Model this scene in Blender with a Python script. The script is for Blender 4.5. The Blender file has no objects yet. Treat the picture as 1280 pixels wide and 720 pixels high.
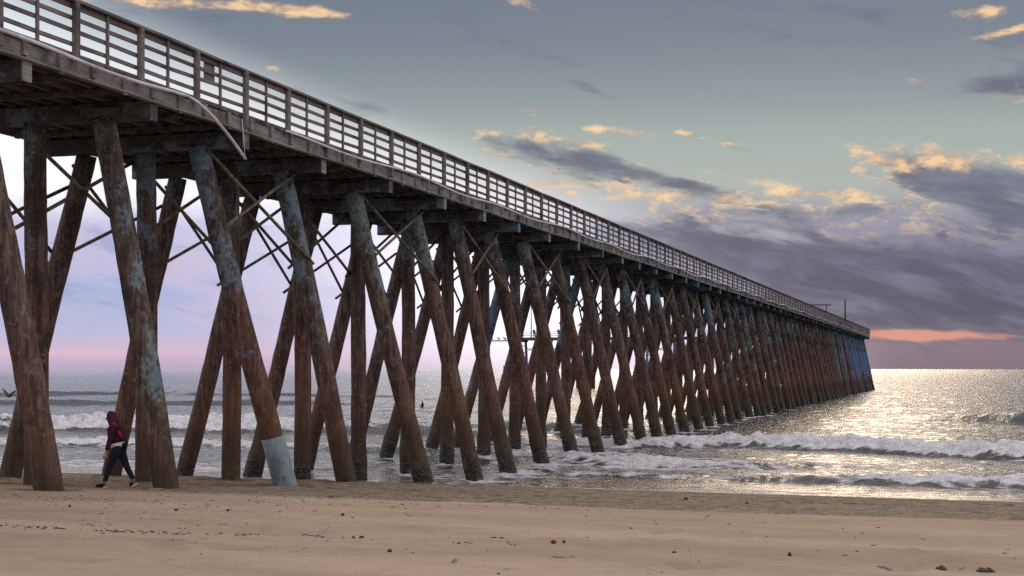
import bpy, math, random
import numpy as np
from mathutils import Vector, Matrix

R = math.radians
scene = bpy.context.scene
COL = scene.collection
rng = random.Random(7)

# ------------------------------------------------------------------ basics
def lin(r, g, b, k=1.0):
    f = lambda c: ((c / 255 + 0.055) / 1.055) ** 2.4 if c / 255 > 0.04045 else c / 255 / 12.92
    return (f(r) * k, f(g) * k, f(b) * k, 1.0)

def tag(o, label=None, cat=None, group=None, kind=None):
    if label: o['label'] = label
    if cat: o['category'] = cat
    if group: o['group'] = group
    if kind: o['kind'] = kind
    return o

def empty(name, loc, rz=0.0):
    o = bpy.data.objects.new(name, None)
    COL.objects.link(o)
    o.location = loc
    o.rotation_euler = (0, 0, rz)
    o.empty_display_size = 0.3
    return o

class MB:
    """collects boxes, bars and tubes into one mesh"""
    def __init__(self):
        self.v, self.f, self.sm = [], [], []

    def add(self, vs, fs, smooth=False):
        b = len(self.v)
        self.v += [tuple(p) for p in vs]
        for q in fs:
            self.f.append(tuple(i + b for i in q))
            self.sm.append(smooth)
        return self

    def box(self, x0, x1, y0, y1, z0, z1):
        vs = [(x, y, z) for x in (x0, x1) for y in (y0, y1) for z in (z0, z1)]
        return self.add(vs, [(0, 1, 3, 2), (4, 6, 7, 5), (0, 4, 5, 1), (2, 3, 7, 6), (0, 2, 6, 4), (1, 5, 7, 3)])

    def beam(self, pts, h, w):
        """rectangular section swept along pts (mostly horizontal); h = height, w = width"""
        pts = [Vector(p) for p in pts]
        vs, fs = [], []
        for i, p in enumerate(pts):
            d = (pts[min(i + 1, len(pts) - 1)] - pts[max(i - 1, 0)])
            d.z = 0
            d.normalize()
            s = Vector((-d.y, d.x, 0)) * (w / 2)
            u = Vector((0, 0, h / 2))
            vs += [p - s - u, p + s - u, p + s + u, p - s + u]
        n = len(pts)
        for i in range(n - 1):
            a = i * 4
            for k in range(4):
                fs.append((a + k, a + 4 + k, a + 4 + (k + 1) % 4, a + (k + 1) % 4))
        fs.append((0, 1, 2, 3))
        fs.append(((n - 1) * 4 + 3, (n - 1) * 4 + 2, (n - 1) * 4 + 1, (n - 1) * 4))
        return self.add(vs, fs)

    def tube(self, pts, rad, n=12, smooth=True, jit=0.0, seed=0, caps=True):
        pts = [Vector(p) for p in pts]
        if not hasattr(rad, '__len__'): rad = [rad] * len(pts)
        r_ = random.Random(seed)
        vs, fs = [], []
        ref = None
        for i, p in enumerate(pts):
            d = (pts[min(i + 1, len(pts) - 1)] - pts[max(i - 1, 0)]).normalized()
            if ref is None:
                ref = Vector((1, 0, 0)) if abs(d.x) < 0.8 else Vector((0, 1, 0))
            a = (ref - d * ref.dot(d)).normalized()
            ref = a
            b = d.cross(a)
            for k in range(n):
                t = 2 * math.pi * k / n
                j = 1 + (r_.uniform(-jit, jit) if jit else 0)
                vs.append(p + (a * math.cos(t) + b * math.sin(t)) * rad[i] * j)
        m = len(pts)
        for i in range(m - 1):
            for k in range(n):
                k2 = (k + 1) % n
                fs.append((i * n + k, i * n + k2, (i + 1) * n + k2, (i + 1) * n + k))
        self.add(vs, fs, smooth)
        if caps:
            b = len(self.v) - len(vs)
            self.f.append(tuple(b + k for k in reversed(range(n)))); self.sm.append(False)
            self.f.append(tuple(b + (m - 1) * n + k for k in range(n))); self.sm.append(False)
        return self

    def ellipsoid(self, c, r, n=10, m=7, rot=None):
        vs, fs = [], []
        for i in range(m + 1):
            ph = math.pi * i / m
            for k in range(n):
                t = 2 * math.pi * k / n
                p = Vector((r[0] * math.sin(ph) * math.cos(t), r[1] * math.sin(ph) * math.sin(t), r[2] * math.cos(ph)))
                if rot: p = rot @ p
                vs.append(p + Vector(c))
        for i in range(m):
            for k in range(n):
                k2 = (k + 1) % n
                fs.append((i * n + k, (i + 1) * n + k, (i + 1) * n + k2, i * n + k2))
        return self.add(vs, fs, True)

    def build(self, name, mat, parent=None, bevel=0.0):
        me = bpy.data.meshes.new(name)
        me.from_pydata(self.v, [], self.f)
        me.polygons.foreach_set('use_smooth', self.sm)
        me.update()
        o = bpy.data.objects.new(name, me)
        if mat: me.materials.append(mat)
        COL.objects.link(o)
        if parent: o.parent = parent
        if bevel:
            b = o.modifiers.new('Bevel', 'BEVEL')
            b.width = bevel
            b.segments = 1
        return o

TMP = bpy.data.scenes.new('workbench')     # an empty second scene for growing meshes, removed at the end
def skin_mesh(name, pts, edges, radii, mat, parent=None, subdiv=2):
    """grows one continuous body surface round a skeleton"""
    me = bpy.data.meshes.new(name)
    me.from_pydata(pts, edges, [])
    o = bpy.data.objects.new(name, me)
    TMP.collection.objects.link(o)
    o.modifiers.new('Skin', 'SKIN')
    for i, r in enumerate(radii):
        s = me.skin_vertices[0].data[i]
        s.radius = r if hasattr(r, '__len__') else (r, r)
        s.use_root = (i == 0)
    sd = o.modifiers.new('Sub', 'SUBSURF')
    sd.levels = sd.render_levels = subdiv
    TMP.view_layers[0].update()
    dg = TMP.view_layers[0].depsgraph
    m2 = bpy.data.meshes.new_from_object(o.evaluated_get(dg))
    TMP.collection.objects.unlink(o)
    COL.objects.link(o)
    o.modifiers.clear()
    o.data = m2
    m2.name = name
    m2.polygons.foreach_set('use_smooth', [True] * len(m2.polygons))
    m2.materials.clear()
    m2.materials.append(mat)
    if parent: o.parent = parent
    return o

# ------------------------------------------------------------------ node expressions
class E:
    def __init__(self, nt, s): self.nt, self.s = nt, s
    def _m(self, op, *a):
        n = self.nt.nodes.new('ShaderNodeMath'); n.operation = op
        for i, x in enumerate((self,) + a):
            if isinstance(x, E): self.nt.links.new(x.s, n.inputs[i])
            else: n.inputs[i].default_value = float(x)
        return E(self.nt, n.outputs[0])
    def __add__(s, o): return s._m('ADD', o)
    __radd__ = __add__
    def __sub__(s, o): return s._m('SUBTRACT', o)
    def __rsub__(s, o): return (s * -1.0) + o
    def __mul__(s, o): return s._m('MULTIPLY', o)
    __rmul__ = __mul__
    def __truediv__(s, o): return s._m('DIVIDE', o)
    def pow(s, p): return s._m('POWER', p)
    def abs(s): return s._m('ABSOLUTE')
    def exp(s): return s._m('EXPONENT')
    def max(s, o): return s._m('MAXIMUM', o)
    def min(s, o): return s._m('MINIMUM', o)
    def atan2(s, o): return s._m('ARCTAN2', o)
    def sqrt(s): return s._m('SQRT')
    def step(s, a, b, lo=0.0, hi=1.0):
        n = s.nt.nodes.new('ShaderNodeMapRange'); n.interpolation_type = 'SMOOTHSTEP'
        s.nt.links.new(s.s, n.inputs[0])
        for i, x in enumerate((a, b, lo, hi)): n.inputs[i + 1].default_value = x
        return E(s.nt, n.outputs[0])

class NT:
    def __init__(self, nt):
        self.nt = nt
        nt.nodes.clear()
    def node(self, t, **kw):
        n = self.nt.nodes.new(t)
        for k, v in kw.items(): setattr(n, k, v)
        return n
    def link(self, a, b): self.nt.links.new(a.s if isinstance(a, E) else a, b)
    def xyz(self, vec):
        n = self.node('ShaderNodeSeparateXYZ'); self.link(vec, n.inputs[0])
        return [E(self.nt, n.outputs[i]) for i in range(3)]
    def vec(self, *a):
        n = self.node('ShaderNodeCombineXYZ')
        for i, x in enumerate(a):
            if isinstance(x, E): self.link(x, n.inputs[i])
            else: n.inputs[i].default_value = x
        return n.outputs[0]
    def pos(self): return self.node('ShaderNodeNewGeometry').outputs['Position']
    def objco(self): return self.node('ShaderNodeTexCoord').outputs['Object']
    def scale(self, vec, sx, sy, sz):
        n = self.node('ShaderNodeVectorMath', operation='MULTIPLY'); self.link(vec, n.inputs[0])
        n.inputs[1].default_value = (sx, sy, sz)
        return n.outputs[0]
    def addv(self, a, b):
        n = self.node('ShaderNodeVectorMath', operation='ADD'); self.link(a, n.inputs[0]); self.link(b, n.inputs[1])
        return n.outputs[0]
    def noise(self, vec, scale=1.0, detail=4.0, rough=0.55, dist=0.0):
        n = self.node('ShaderNodeTexNoise'); self.link(vec, n.inputs['Vector'])
        n.inputs['Scale'].default_value = scale; n.inputs['Detail'].default_value = detail
        n.inputs['Roughness'].default_value = rough; n.inputs['Distortion'].default_value = dist
        return E(self.nt, n.outputs[0])
    def noisec(self, vec, scale=1.0, detail=3.0):
        n = self.node('ShaderNodeTexNoise'); self.link(vec, n.inputs['Vector'])
        n.inputs['Scale'].default_value = scale; n.inputs['Detail'].default_value = detail
        return n.outputs['Color']
    def voro(self, vec, scale=1.0, feature='F1'):
        n = self.node('ShaderNodeTexVoronoi', feature=feature); self.link(vec, n.inputs['Vector'])
        n.inputs['Scale'].default_value = scale
        return E(self.nt, n.outputs['Distance'])
    def mix(self, f, a, b, blend='MIX'):
        n = self.node('ShaderNodeMix', data_type='RGBA', blend_type=blend)
        if isinstance(f, E): self.link(f, n.inputs[0])
        else: n.inputs[0].default_value = f
        for x, i in ((a, 6), (b, 7)):
            if isinstance(x, (tuple, list)): n.inputs[i].default_value = x if len(x) == 4 else (*x, 1)
            else: self.link(x, n.inputs[i])
        return n.outputs[2]
    def ramp(self, f, stops):
        n = self.node('ShaderNodeValToRGB'); self.link(f, n.inputs[0])
        cr = n.color_ramp
        while len(cr.elements) > 1: cr.elements.remove(cr.elements[-1])
        cr.elements[0].position = stops[0][0]; cr.elements[0].color = stops[0][1]
        for p, c in stops[1:]:
            e = cr.elements.new(p); e.color = c
        return n.outputs[0]
    def attr(self, name, typ='GEOMETRY'):
        n = self.node('ShaderNodeAttribute', attribute_name=name, attribute_type=typ)
        return E(self.nt, n.outputs['Fac'])
    def bump(self, h, strength, dist=0.02, normal=None):
        n = self.node('ShaderNodeBump'); self.link(h, n.inputs['Height'])
        n.inputs['Strength'].default_value = strength; n.inputs['Distance'].default_value = dist
        if normal: self.link(normal, n.inputs['Normal'])
        return n.outputs[0]
    def principled(self, color, rough=0.8, normal=None, spec=0.5, ior=None, metal=0.0):
        p = self.node('ShaderNodeBsdfPrincipled')
        if isinstance(color, (tuple, list)): p.inputs['Base Color'].default_value = color if len(color) == 4 else (*color, 1)
        else: self.link(color, p.inputs['Base Color'])
        if isinstance(rough, E): self.link(rough, p.inputs['Roughness'])
        else: p.inputs['Roughness'].default_value = rough
        if isinstance(spec, E): self.link(spec, p.inputs['Specular IOR Level'])
        else: p.inputs['Specular IOR Level'].default_value = spec
        p.inputs['Metallic'].default_value = metal
        if ior: p.inputs['IOR'].default_value = ior
        if normal: self.link(normal, p.inputs['Normal'])
        out = self.node('ShaderNodeOutputMaterial')
        self.link(p.outputs[0], out.inputs[0])
        return p

def material(name):
    m = bpy.data.materials.new(name); m.use_nodes = True
    return m, NT(m.node_tree)

# ------------------------------------------------------------------ camera: eye 4 m above the sea, about 1.65 m above the sand
F = 1898.0          # focal length in widths of 1/1280 of the frame
EYE = 4.0
HORIZ = 461.0
cam = bpy.data.cameras.new('camera')
cam.sensor_width = 36.0
cam.lens = F / 1280 * 36.0
cam.shift_y = (HORIZ - 360) / 1280
cam.clip_start = 0.1
cam.clip_end = 60000
camo = bpy.data.objects.new('camera', cam)
COL.objects.link(camo)
camo.location = (0, 0, EYE)
camo.rotation_euler = (R(90), 0, 0)
scene.camera = camo

# ------------------------------------------------------------------ numpy noise
def hash2(ix, iy, seed):
    h = (ix.astype(np.int64) * 374761393 + iy.astype(np.int64) * 668265263 + seed * 1442695041) & 0xFFFFFFFF
    h = ((h ^ (h >> 13)) * 1274126177) & 0xFFFFFFFF
    h = h ^ (h >> 16)
    return (h & 0xFFFFFF) / float(0xFFFFFF)

def vnoise(x, y, seed=0):
    ix, iy = np.floor(x), np.floor(y)
    fx, fy = x - ix, y - iy
    fx, fy = fx * fx * fx * (fx * (fx * 6 - 15) + 10), fy * fy * fy * (fy * (fy * 6 - 15) + 10)
    a, b = hash2(ix, iy, seed), hash2(ix + 1, iy, seed)
    c, d = hash2(ix, iy + 1, seed), hash2(ix + 1, iy + 1, seed)
    return (a * (1 - fx) + b * fx) * (1 - fy) + (c * (1 - fx) + d * fx) * fy

def fbm(x, y, seed=0, oct=4, gain=0.5):
    s, a, t = 0, 1.0, 0
    for i in range(oct):
        s = s + a * (vnoise(x, y, seed + i * 17) - 0.5)
        t += a
        a *= gain
        x, y = x * 2.03 + 11.3, y * 2.03 - 7.1
    return s / t * 2

def sstep(a, b, x):
    t = np.clip((x - a) / (b - a), 0, 1)
    return t * t * (3 - 2 * t)

# shore coordinates: w runs seaward, v along the shore
SB = R(22)
def shore(x, y):
    return x * math.sin(SB) + y * math.cos(SB), x * math.cos(SB) - y * math.sin(SB)

PW = np.array([-200, 0, 13.5, 22.8, 27.4, 36.7, 41.5, 46, 50, 60, 80, 120, 400])
PZ = np.array([6.0, 2.36, 2.02, 1.73, 1.40, 0.88, 0.54, 0.17, -0.1, -0.8, -2.5, -4.5, -6])
_ww = np.linspace(-200, 400, 2401)
_zz = np.interp(_ww, PW, PZ)
_k = np.exp(-np.linspace(-2, 2, 17) ** 2); _k /= _k.sum()
_zs = np.convolve(np.pad(_zz, 8, mode='edge'), _k, mode='valid')
def beach_z(w): return np.interp(w, _ww, _zs)

def sand_height(x, y):
    w, v = shore(x, y)
    z = beach_z(w)
    dry = 1 - sstep(38, 43, w)
    z = z + 0.045 * fbm(v * 0.12, w * 0.3, 3, 3) * dry
    return z
def sand_at(x, y): return float(sand_height(np.array([float(x)]), np.array([float(y)]))[0])

def ray_to_sand(px, py):
    """where the sight line through that bearing meets the beach"""
    lo, hi = 5.0, 90.0
    for it in range(26):
        m = (lo + hi) / 2
        x = (px - 640) / F * m
        z = EYE - (py - HORIZ) / F * m
        w = x * math.sin(SB) + m * math.cos(SB)
        g = sand_at(x, m) if it > 20 else float(beach_z(w))
        if it == 20: lo, hi = lo - 0.4, hi + 0.4
        if z > g: lo = m
        else: hi = m
    return ((px - 640) / F * lo, lo, sand_at((px - 640) / F * lo, lo))
def on_sea(px, py, z=0.0):
    y = (EYE - z) * F / (py - HORIZ)
    return ((px - 640) / F * y, y)

def grid_mesh(name, xs, ys, zs, mat, attrs=None):
    """xs, ys, zs: 2-D arrays"""
    nr, nc = xs.shape
    co = np.stack([xs, ys, zs], axis=-1).reshape(-1, 3).astype(np.float32)
    idx = np.arange(nr * nc).reshape(nr, nc)
    q = np.stack([idx[:-1, :-1], idx[:-1, 1:], idx[1:, 1:], idx[1:, :-1]], axis=-1).reshape(-1, 4)
    me = bpy.data.meshes.new(name)
    me.vertices.add(len(co)); me.vertices.foreach_set('co', co.ravel())
    me.loops.add(q.size); me.loops.foreach_set('vertex_index', q.ravel().astype(np.int32))
    me.polygons.add(len(q))
    me.polygons.foreach_set('loop_start', (np.arange(len(q)) * 4).astype(np.int32))
    me.polygons.foreach_set('use_smooth', np.ones(len(q), dtype=bool))
    me.update(calc_edges=True)
    for k, a in (attrs or {}).items():
        at = me.attributes.new(k, 'FLOAT', 'POINT')
        at.data.foreach_set('value', a.ravel().astype(np.float32))
    me.materials.append(mat)
    o = bpy.data.objects.new(name, me)
    COL.objects.link(o)
    return o

# ------------------------------------------------------------------ materials
def wood_mat(name, c0, c1, c2, stretch=(1, 1, 1), bump=0.4, rough=0.85, blue=None):
    m, t = material(name)
    p = t.pos()
    co = t.objco()
    oi = t.node('ShaderNodeObjectInfo')
    sh = t.vec(E(t.nt, oi.outputs['Random']) * 37.0, 0.0, 0.0)
    q = t.addv(t.scale(co, *stretch), sh)
    n1 = t.noise(q, 1.5, 5, 0.65, 0.3)
    n2 = t.noise(co, 1.1, 4, 0.6)
    c = t.mix(n1.step(0.35, 0.65), c0, c1)
    c = t.mix(n2.step(0.5, 0.72), c, c2)
    if blue:
        nb = t.noise(co, 0.9, 5, 0.7)
        c = t.mix(nb.step(blue[1], blue[1] + 0.07), c, blue[0])
    t.principled(c, rough, t.bump(n1, bump, 0.03), spec=0.25)
    return m

M = {}
M['rail'] = wood_mat('rail_timber', (0.115, 0.097, 0.097), (0.20, 0.175, 0.168), (0.065, 0.055, 0.055), (0.4, 6, 6))
M['fascia'] = wood_mat('weathered_timber', (0.165, 0.157, 0.150), (0.27, 0.262, 0.250), (0.075, 0.070, 0.068), (0.35, 5, 5))
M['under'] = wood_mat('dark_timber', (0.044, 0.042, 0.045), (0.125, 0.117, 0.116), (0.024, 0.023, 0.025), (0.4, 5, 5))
M['deck'] = wood_mat('deck_plank', (0.06, 0.052, 0.047), (0.11, 0.096, 0.086), (0.035, 0.03, 0.028), (5, 0.4, 5))
M['cap'] = wood_mat('painted_beam', (0.048, 0.047, 0.053), (0.10, 0.094, 0.097), (0.03, 0.029, 0.032), (2, 0.8, 2),
                    blue=((0.13, 0.19, 0.26, 1), 0.50))
M['brace'] = wood_mat('brace_steel', (0.10, 0.075, 0.06), (0.22, 0.18, 0.14), (0.05, 0.04, 0.035), (3, 3, 3))
M['steel'] = wood_mat('dark_steel', (0.035, 0.033, 0.038), (0.06, 0.055, 0.06), (0.025, 0.024, 0.028), (2, 2, 2), 0.15, 0.6)
M['conduit'] = wood_mat('grey_pipe', (0.56, 0.55, 0.60), (0.68, 0.67, 0.72), (0.34, 0.31, 0.32), (1, 1, 1), 0.1, 0.5)
M['plate'] = wood_mat('grey_plate', (0.13, 0.135, 0.15), (0.16, 0.165, 0.18), (0.10, 0.10, 0.11), (1, 1, 1), 0.05, 0.5)
M['redpole'] = wood_mat('red_paint', (0.30, 0.05, 0.06), (0.36, 0.07, 0.08), (0.2, 0.04, 0.05), (1, 1, 1), 0.1, 0.5)
M['hull'] = wood_mat('hull_paint', (0.26, 0.28, 0.30), (0.32, 0.34, 0.35), (0.2, 0.2, 0.21), (0.1, 0.1, 0.4), 0.1, 0.6)
M['weed'] = wood_mat('seaweed', (0.035, 0.022, 0.015), (0.07, 0.045, 0.03), (0.02, 0.014, 0.011), (9, 9, 9), 0.5, 0.6)
M['bluepaint'] = wood_mat('blue_paint', (0.10, 0.20, 0.42), (0.16, 0.28, 0.50), (0.08, 0.10, 0.16), (2, 2, 0.5), 0.2, 0.6)

def pile_material():
    """old timber pile: rust red low down, peeling blue grey paint high up, barnacles near the water.
    object colour: R how much paint is left, G how red, B how blue the paint is"""
    m, t = material('old_pile')
    x, y, z = t.xyz(t.pos())
    co = t.objco()
    oi = t.node('ShaderNodeObjectInfo')
    rnd = E(t.nt, oi.outputs['Random'])
    sep = t.node('ShaderNodeSeparateColor'); t.link(oi.outputs['Color'], sep.inputs[0])
    paint, red, blu = [E(t.nt, sep.outputs[i]) for i in range(3)]
    q = t.addv(co, t.vec(rnd * 91.0, rnd * 53.0, rnd * 17.0))
    grain = t.noise(t.scale(q, 13, 13, 0.8), 1.0, 5, 0.68, 0.35)
    blot = t.noise(t.scale(q, 1, 1, 0.55), 1.25, 6, 0.68, 0.3)
    fine = t.noise(q, 9.0, 4, 0.7)
    mott = t.noise(t.scale(q, 1, 1, 0.7), 4.2, 5, 0.72, 0.4)
    big = t.noise(t.scale(q, 0.6, 0.6, 0.28), 1.0, 3, 0.5)
    brown = t.mix(grain.step(0.34, 0.68), (0.030, 0.024, 0.022, 1), (0.150, 0.115, 0.092, 1))
    rust = t.mix(grain.step(0.3, 0.7), (0.045, 0.016, 0.013, 1), (0.225, 0.083, 0.054, 1))
    hgt = z * 0.1 + (big - 0.5) * 0.9
    c = t.mix(((1.0 - hgt.step(0.32, 0.85)) * red * blot.step(0.30, 0.55)).min(1.0), brown, rust)
    # dark damp stains
    c = t.mix(blot.step(0.50, 0.66) * 0.85, c, (0.026, 0.022, 0.021, 1))
    c = t.mix(mott.step(0.53, 0.63) * 0.7, c, (0.030, 0.024, 0.023, 1))
    c = t.mix((1.0 - mott.step(0.34, 0.44)) * 0.6, c, (0.20, 0.165, 0.135, 1))
    # pale worn grain and lichen
    c = t.mix(fine.step(0.57, 0.70) * 0.60, c, (0.215, 0.190, 0.160, 1))
    # peeling paint
    pm = paint * 0.75 - 0.06 + (z - 6.0) * 0.085 + (blot - 0.5) * -1.7 + (big - 0.5) * 1.0 + (fine - 0.5) * 0.4 + (0.5 - mott) * 0.8
    pc = t.mix(blu, t.mix(fine.step(0.35, 0.65), (0.110, 0.150, 0.152, 1), (0.195, 0.262, 0.280, 1)), t.mix(fine, (0.045, 0.10, 0.22, 1), (0.10, 0.19, 0.36, 1)))
    c = t.mix(pm.step(0.30, 0.52) * 0.88, c, pc)
    # orange rust low above the water line, then a black barnacle sleeve
    c = t.mix(((1 - (z + (big - 0.5) * 2.2).step(1.6, 4.2)) * (z + (blot - 0.5) * 1.2).step(0.9, 1.6) * red * 0.5).min(1.0), c, (0.17, 0.085, 0.042, 1))
    c = t.mix((1.0 - (z + (blot - 0.5) * 1.6).step(0.9, 2.1)) * mott.step(0.42, 0.6) * rnd.step(0.25, 0.7) * 0.75, c, (0.26, 0.21, 0.07, 1))
    c = t.mix((1.0 - (z + (blot - 0.5) * 1.8 + (fine - 0.5) * 0.6).step(1.7, 2.9)) * 0.62, c, (0.026, 0.021, 0.016, 1))
    wet = 1.0 - (z + (blot - 0.5) * 1.1 + (fine - 0.5) * 0.5).step(0.75, 1.25)
    barn = t.voro(q, 11.0)
    bc = t.mix(barn.step(0.15, 0.5), (0.075, 0.068, 0.055, 1), (0.020, 0.018, 0.016, 1))
    bc = t.mix(t.noise(q, 3.0, 4).step(0.56, 0.68) * 0.6, bc, (0.14, 0.115, 0.045, 1))
    c = t.mix(wet, c, bc)
    hb = grain * 0.5 + mott * -0.7 + fine * 0.5 + blot * 0.6 + pm.step(0.36, 0.44) * 0.25 + wet * (1.0 - barn) * 0.9
    rough = 0.82 - wet * 0.35 + (fine - 0.5) * 0.2
    t.principled(c, rough, t.bump(hb, 0.75, 0.035), spec=0.3)
    return m
M['pile'] = pile_material()

def sleeve_material():
    m, t = material('steel_sleeve')
    co = t.objco()
    n = t.noise(t.scale(co, 3, 3, 0.8), 1.2, 5, 0.65)
    c = t.mix(n.step(0.4, 0.62), (0.12, 0.165, 0.19, 1), (0.21, 0.255, 0.275, 1))
    c = t.mix(t.noise(co, 2.2, 5, 0.7).step(0.58, 0.7), c, (0.13, 0.085, 0.06, 1))
    t.principled(c, 0.6, t.bump(n, 0.2, 0.02), spec=0.4)
    return m
M['sleeve'] = sleeve_material()

def cloth(name, c, k=0.5):
    m, t = material(name)
    n = t.noise(t.objco(), 9, 4)
    t.principled(t.mix(n, tuple(v * (1 - k * 0.5) for v in c[:3]) + (1,), tuple(v * (1 + k * 0.5) for v in c[:3]) + (1,)), 0.9, t.bump(n, 0.3, 0.02), spec=0.15)
    return m

def sand_material():
    m, t = material('beach_sand')
    P = t.pos()
    x, y, z = t.xyz(P)
    w = x * math.sin(SB) + y * math.cos(SB)
    v = x * math.cos(SB) - y * math.sin(SB)
    WV = t.vec(v, w, 0.0)
    big = t.noise(t.scale(WV, 0.10, 0.5, 1), 1.0, 4, 0.6)
    streak = t.noise(t.scale(WV, 0.35, 0.9, 1), 1.0, 5, 0.68, 0.3)
    fine = t.noise(t.scale(WV, 2.6, 2.4, 1), 1.0, 5, 0.75)
    grit = t.noise(P, 55.0, 3, 0.7)
    c = t.mix(big.step(0.3, 0.7), (0.285, 0.207, 0.148, 1), (0.385, 0.286, 0.207, 1))
    c = t.mix(streak.step(0.50, 0.68) * 0.45, c, (0.23, 0.165, 0.115, 1))
    c = t.mix(fine.step(0.50, 0.72) * 0.40, c, (0.22, 0.155, 0.110, 1))
    # trampled damp band in front of the piles
    we = w + (big - 0.5) * 5.0 + (streak - 0.5) * 1.6
    band = we.step(24.6, 27.0)
    c = t.mix(band * 0.80, c, t.mix(fine.step(0.35, 0.65), (0.095, 0.072, 0.050, 1), (0.255, 0.198, 0.145, 1)))
    # litter specks: bits of weed and trodden marks
    sp = t.noise(t.scale(WV, 3.6, 2.6, 1), 1.0, 4, 0.68)
    zone = t.noise(t.scale(WV, 0.22, 1.3, 1), 1.0, 3, 0.5)
    amount = band * 0.115 + zone.step(0.48, 0.66) * 0.13
    c = t.mix((sp + amount).step(0.72, 0.79) * 0.75, c, (0.060, 0.046, 0.036, 1))
    # wet sand next to the swash
    wl = w + (t.noise(t.scale(WV, 0.16, 0.1, 1), 1.0, 2) - 0.5) * 3.5
    wet = wl.step(38.4, 40.8)
    c = t.mix(wet, c, t.mix(streak, (0.125, 0.095, 0.072, 1), (0.165, 0.125, 0.094, 1)))
    c = t.mix(t.attr('damp') * 0.75, c, (0.075, 0.056, 0.040, 1))
    rough = 0.95 - wl.step(39.8, 41.6) * 0.76
    bstr = (1.0 - wl.step(39.5, 41.5) * 0.95)
    h = ((fine * 0.9 + streak * 0.8) * (0.45 + band * 0.9) + grit * 0.04 + sp * 0.4) * bstr
    t.principled(c, rough, t.bump(h, 0.7, 0.20), spec=wl.step(40, 42) * 0.4 + 0.15)
    return m

def water_material():
    m, t = material('sea_water')
    P = t.pos()
    x, y, z = t.xyz(P)
    w = x * math.sin(SB) + y * math.cos(SB)
    v = x * math.cos(SB) - y * math.sin(SB)
    WV = t.vec(v, w, 0.0)
    foam = t.attr('foam'); shallow = t.attr('shallow')
    n1 = t.noise(t.scale(WV, 0.30, 0.85, 1), 1.0, 4, 0.6, 0.4)
    n2 = t.noise(t.scale(WV, 1.1, 3.0, 1), 1.0, 5, 0.65, 0.5)
    n3 = t.noise(t.scale(WV, 0.03, 0.10, 1), 1.0, 4, 0.6, 0.3)
    lace = t.noise(t.scale(WV, 0.75, 1.7, 1), 1.0, 6, 0.72, 0.8)
    cells = t.voro(t.addv(t.scale(WV, 0.9, 1.8, 1), t.noisec(t.scale(WV, 0.8, 1.4, 1), 1.0)), 1.6)
    fm = (foam * 1.25 + (lace - 0.5) * 1.5 + (cells - 0.4) * 0.5 - 0.42).step(0.0, 0.34)
    fm = (fm * foam.step(0.02, 0.12)).min(1.0)
    deep = t.mix(n3.step(0.35, 0.65), (0.020, 0.026, 0.032, 1), (0.034, 0.040, 0.045, 1))
    body = t.mix(shallow, deep, (0.150, 0.112, 0.082, 1))
    fcol = t.mix(t.noise(t.scale(WV, 1.6, 3.2, 1), 1.0, 6, 0.75).step(0.35, 0.6), (0.60, 0.59, 0.63, 1), (0.95, 0.94, 0.96, 1))
    c = t.mix(fm, body, fcol)
    far = y.step(150, 1500)
    calm = 1.0 - shallow * 0.75
    n6 = t.noise(t.scale(WV, 1.5, 0.42, 1), 1.0, 4, 0.65)
    h = n6 * y.step(55, 110) * 0.6 + (n1 * 1.0 + n2 * 0.42) * calm + fm * t.noise(WV, 3.0, 5, 0.75) * 1.2
    bn = t.node('ShaderNodeBump')
    t.link(h, bn.inputs['Height'])
    bn.inputs['Distance'].default_value = 0.55
    t.link(0.85 - far * 0.25, bn.inputs['Strength'])
    # wavelet slopes, finer near and coarser far out
    sl = None
    for sc_, st_, amp in ((2.2, 0.75, (.28, .45)), (0.9, 0.26, (.45, .90)), (0.30, 0.07, (.35, .60))):
        cx_, cy_, cz_ = t.xyz(t.noisec(t.scale(WV, sc_, st_, 1), 1.0, 4))
        lo, hi = {2.2: (30, 70), 0.9: (70, 160), 0.30: (200, 500)}[sc_]
        k_ = y.step(lo, hi) * (1.0 - fm) * (1.0 - y.step(160, 900) * 0.8)
        a_, b_ = (cx_ - 0.5) * amp[0] * k_, (cy_ - 0.5) * amp[1] * k_
        sl = (a_, b_) if sl is None else (sl[0] + a_, sl[1] + b_)
    nv = t.node('ShaderNodeVectorMath', operation='ADD'); t.link(bn.outputs[0], nv.inputs[0]); t.link(t.vec(sl[0], sl[1], 0.0), nv.inputs[1])
    nn = t.node('ShaderNodeVectorMath', operation='NORMALIZE'); t.link(nv.outputs[0], nn.inputs[0])
    rough = 0.14 + fm * 0.70 - far * 0.04
    t.principled(c, rough.min(1.0), nn.outputs[0], spec=0.5, ior=1.33)
    return m

M['sand'] = sand_material()
M['water'] = water_material()

# ------------------------------------------------------------------ pier layout (used by the beach for the scour at each pile)
A = math.atan(566 / F)
SP = 4.644
T0 = 29.1
LC = 19.65
px0 = -LC * math.cos(A) + T0 * math.sin(A)
py0 = LC * math.sin(A) + T0 * math.cos(A)
def w2p(X, Y):
    dx, dy = X - px0, Y - py0
    return dx * math.sin(A) + dy * math.cos(A), -dx * math.cos(A) + dy * math.sin(A)
def p2w(x, y):
    return px0 + x * math.sin(A) - y * math.cos(A), py0 + x * math.cos(A) + y * math.sin(A)
KEND = 55
XEND = KEND * SP + 1.2
XSTART = -4.4 * SP
ZC0, ZC1 = 9.37, 9.76        # cap beams
ZS1 = 10.05                  # stringers
ZD1 = 10.13                  # deck
EDGE = 2.95
TOPK = {1: .88, 2: 1.94, 3: 2.99, 4: 4.14, 5: 5.05, 6: 6.0, 7: 7.0, 8: 8.08, 9: 9.1, 10: 10.1}
LEAN = {-1: .10, 0: 0, 1: .32, 2: .2, 3: .32, 4: .28, 5: .2, 6: .4, 7: .33, 8: .3, 9: .37, 10: .3}
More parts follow.
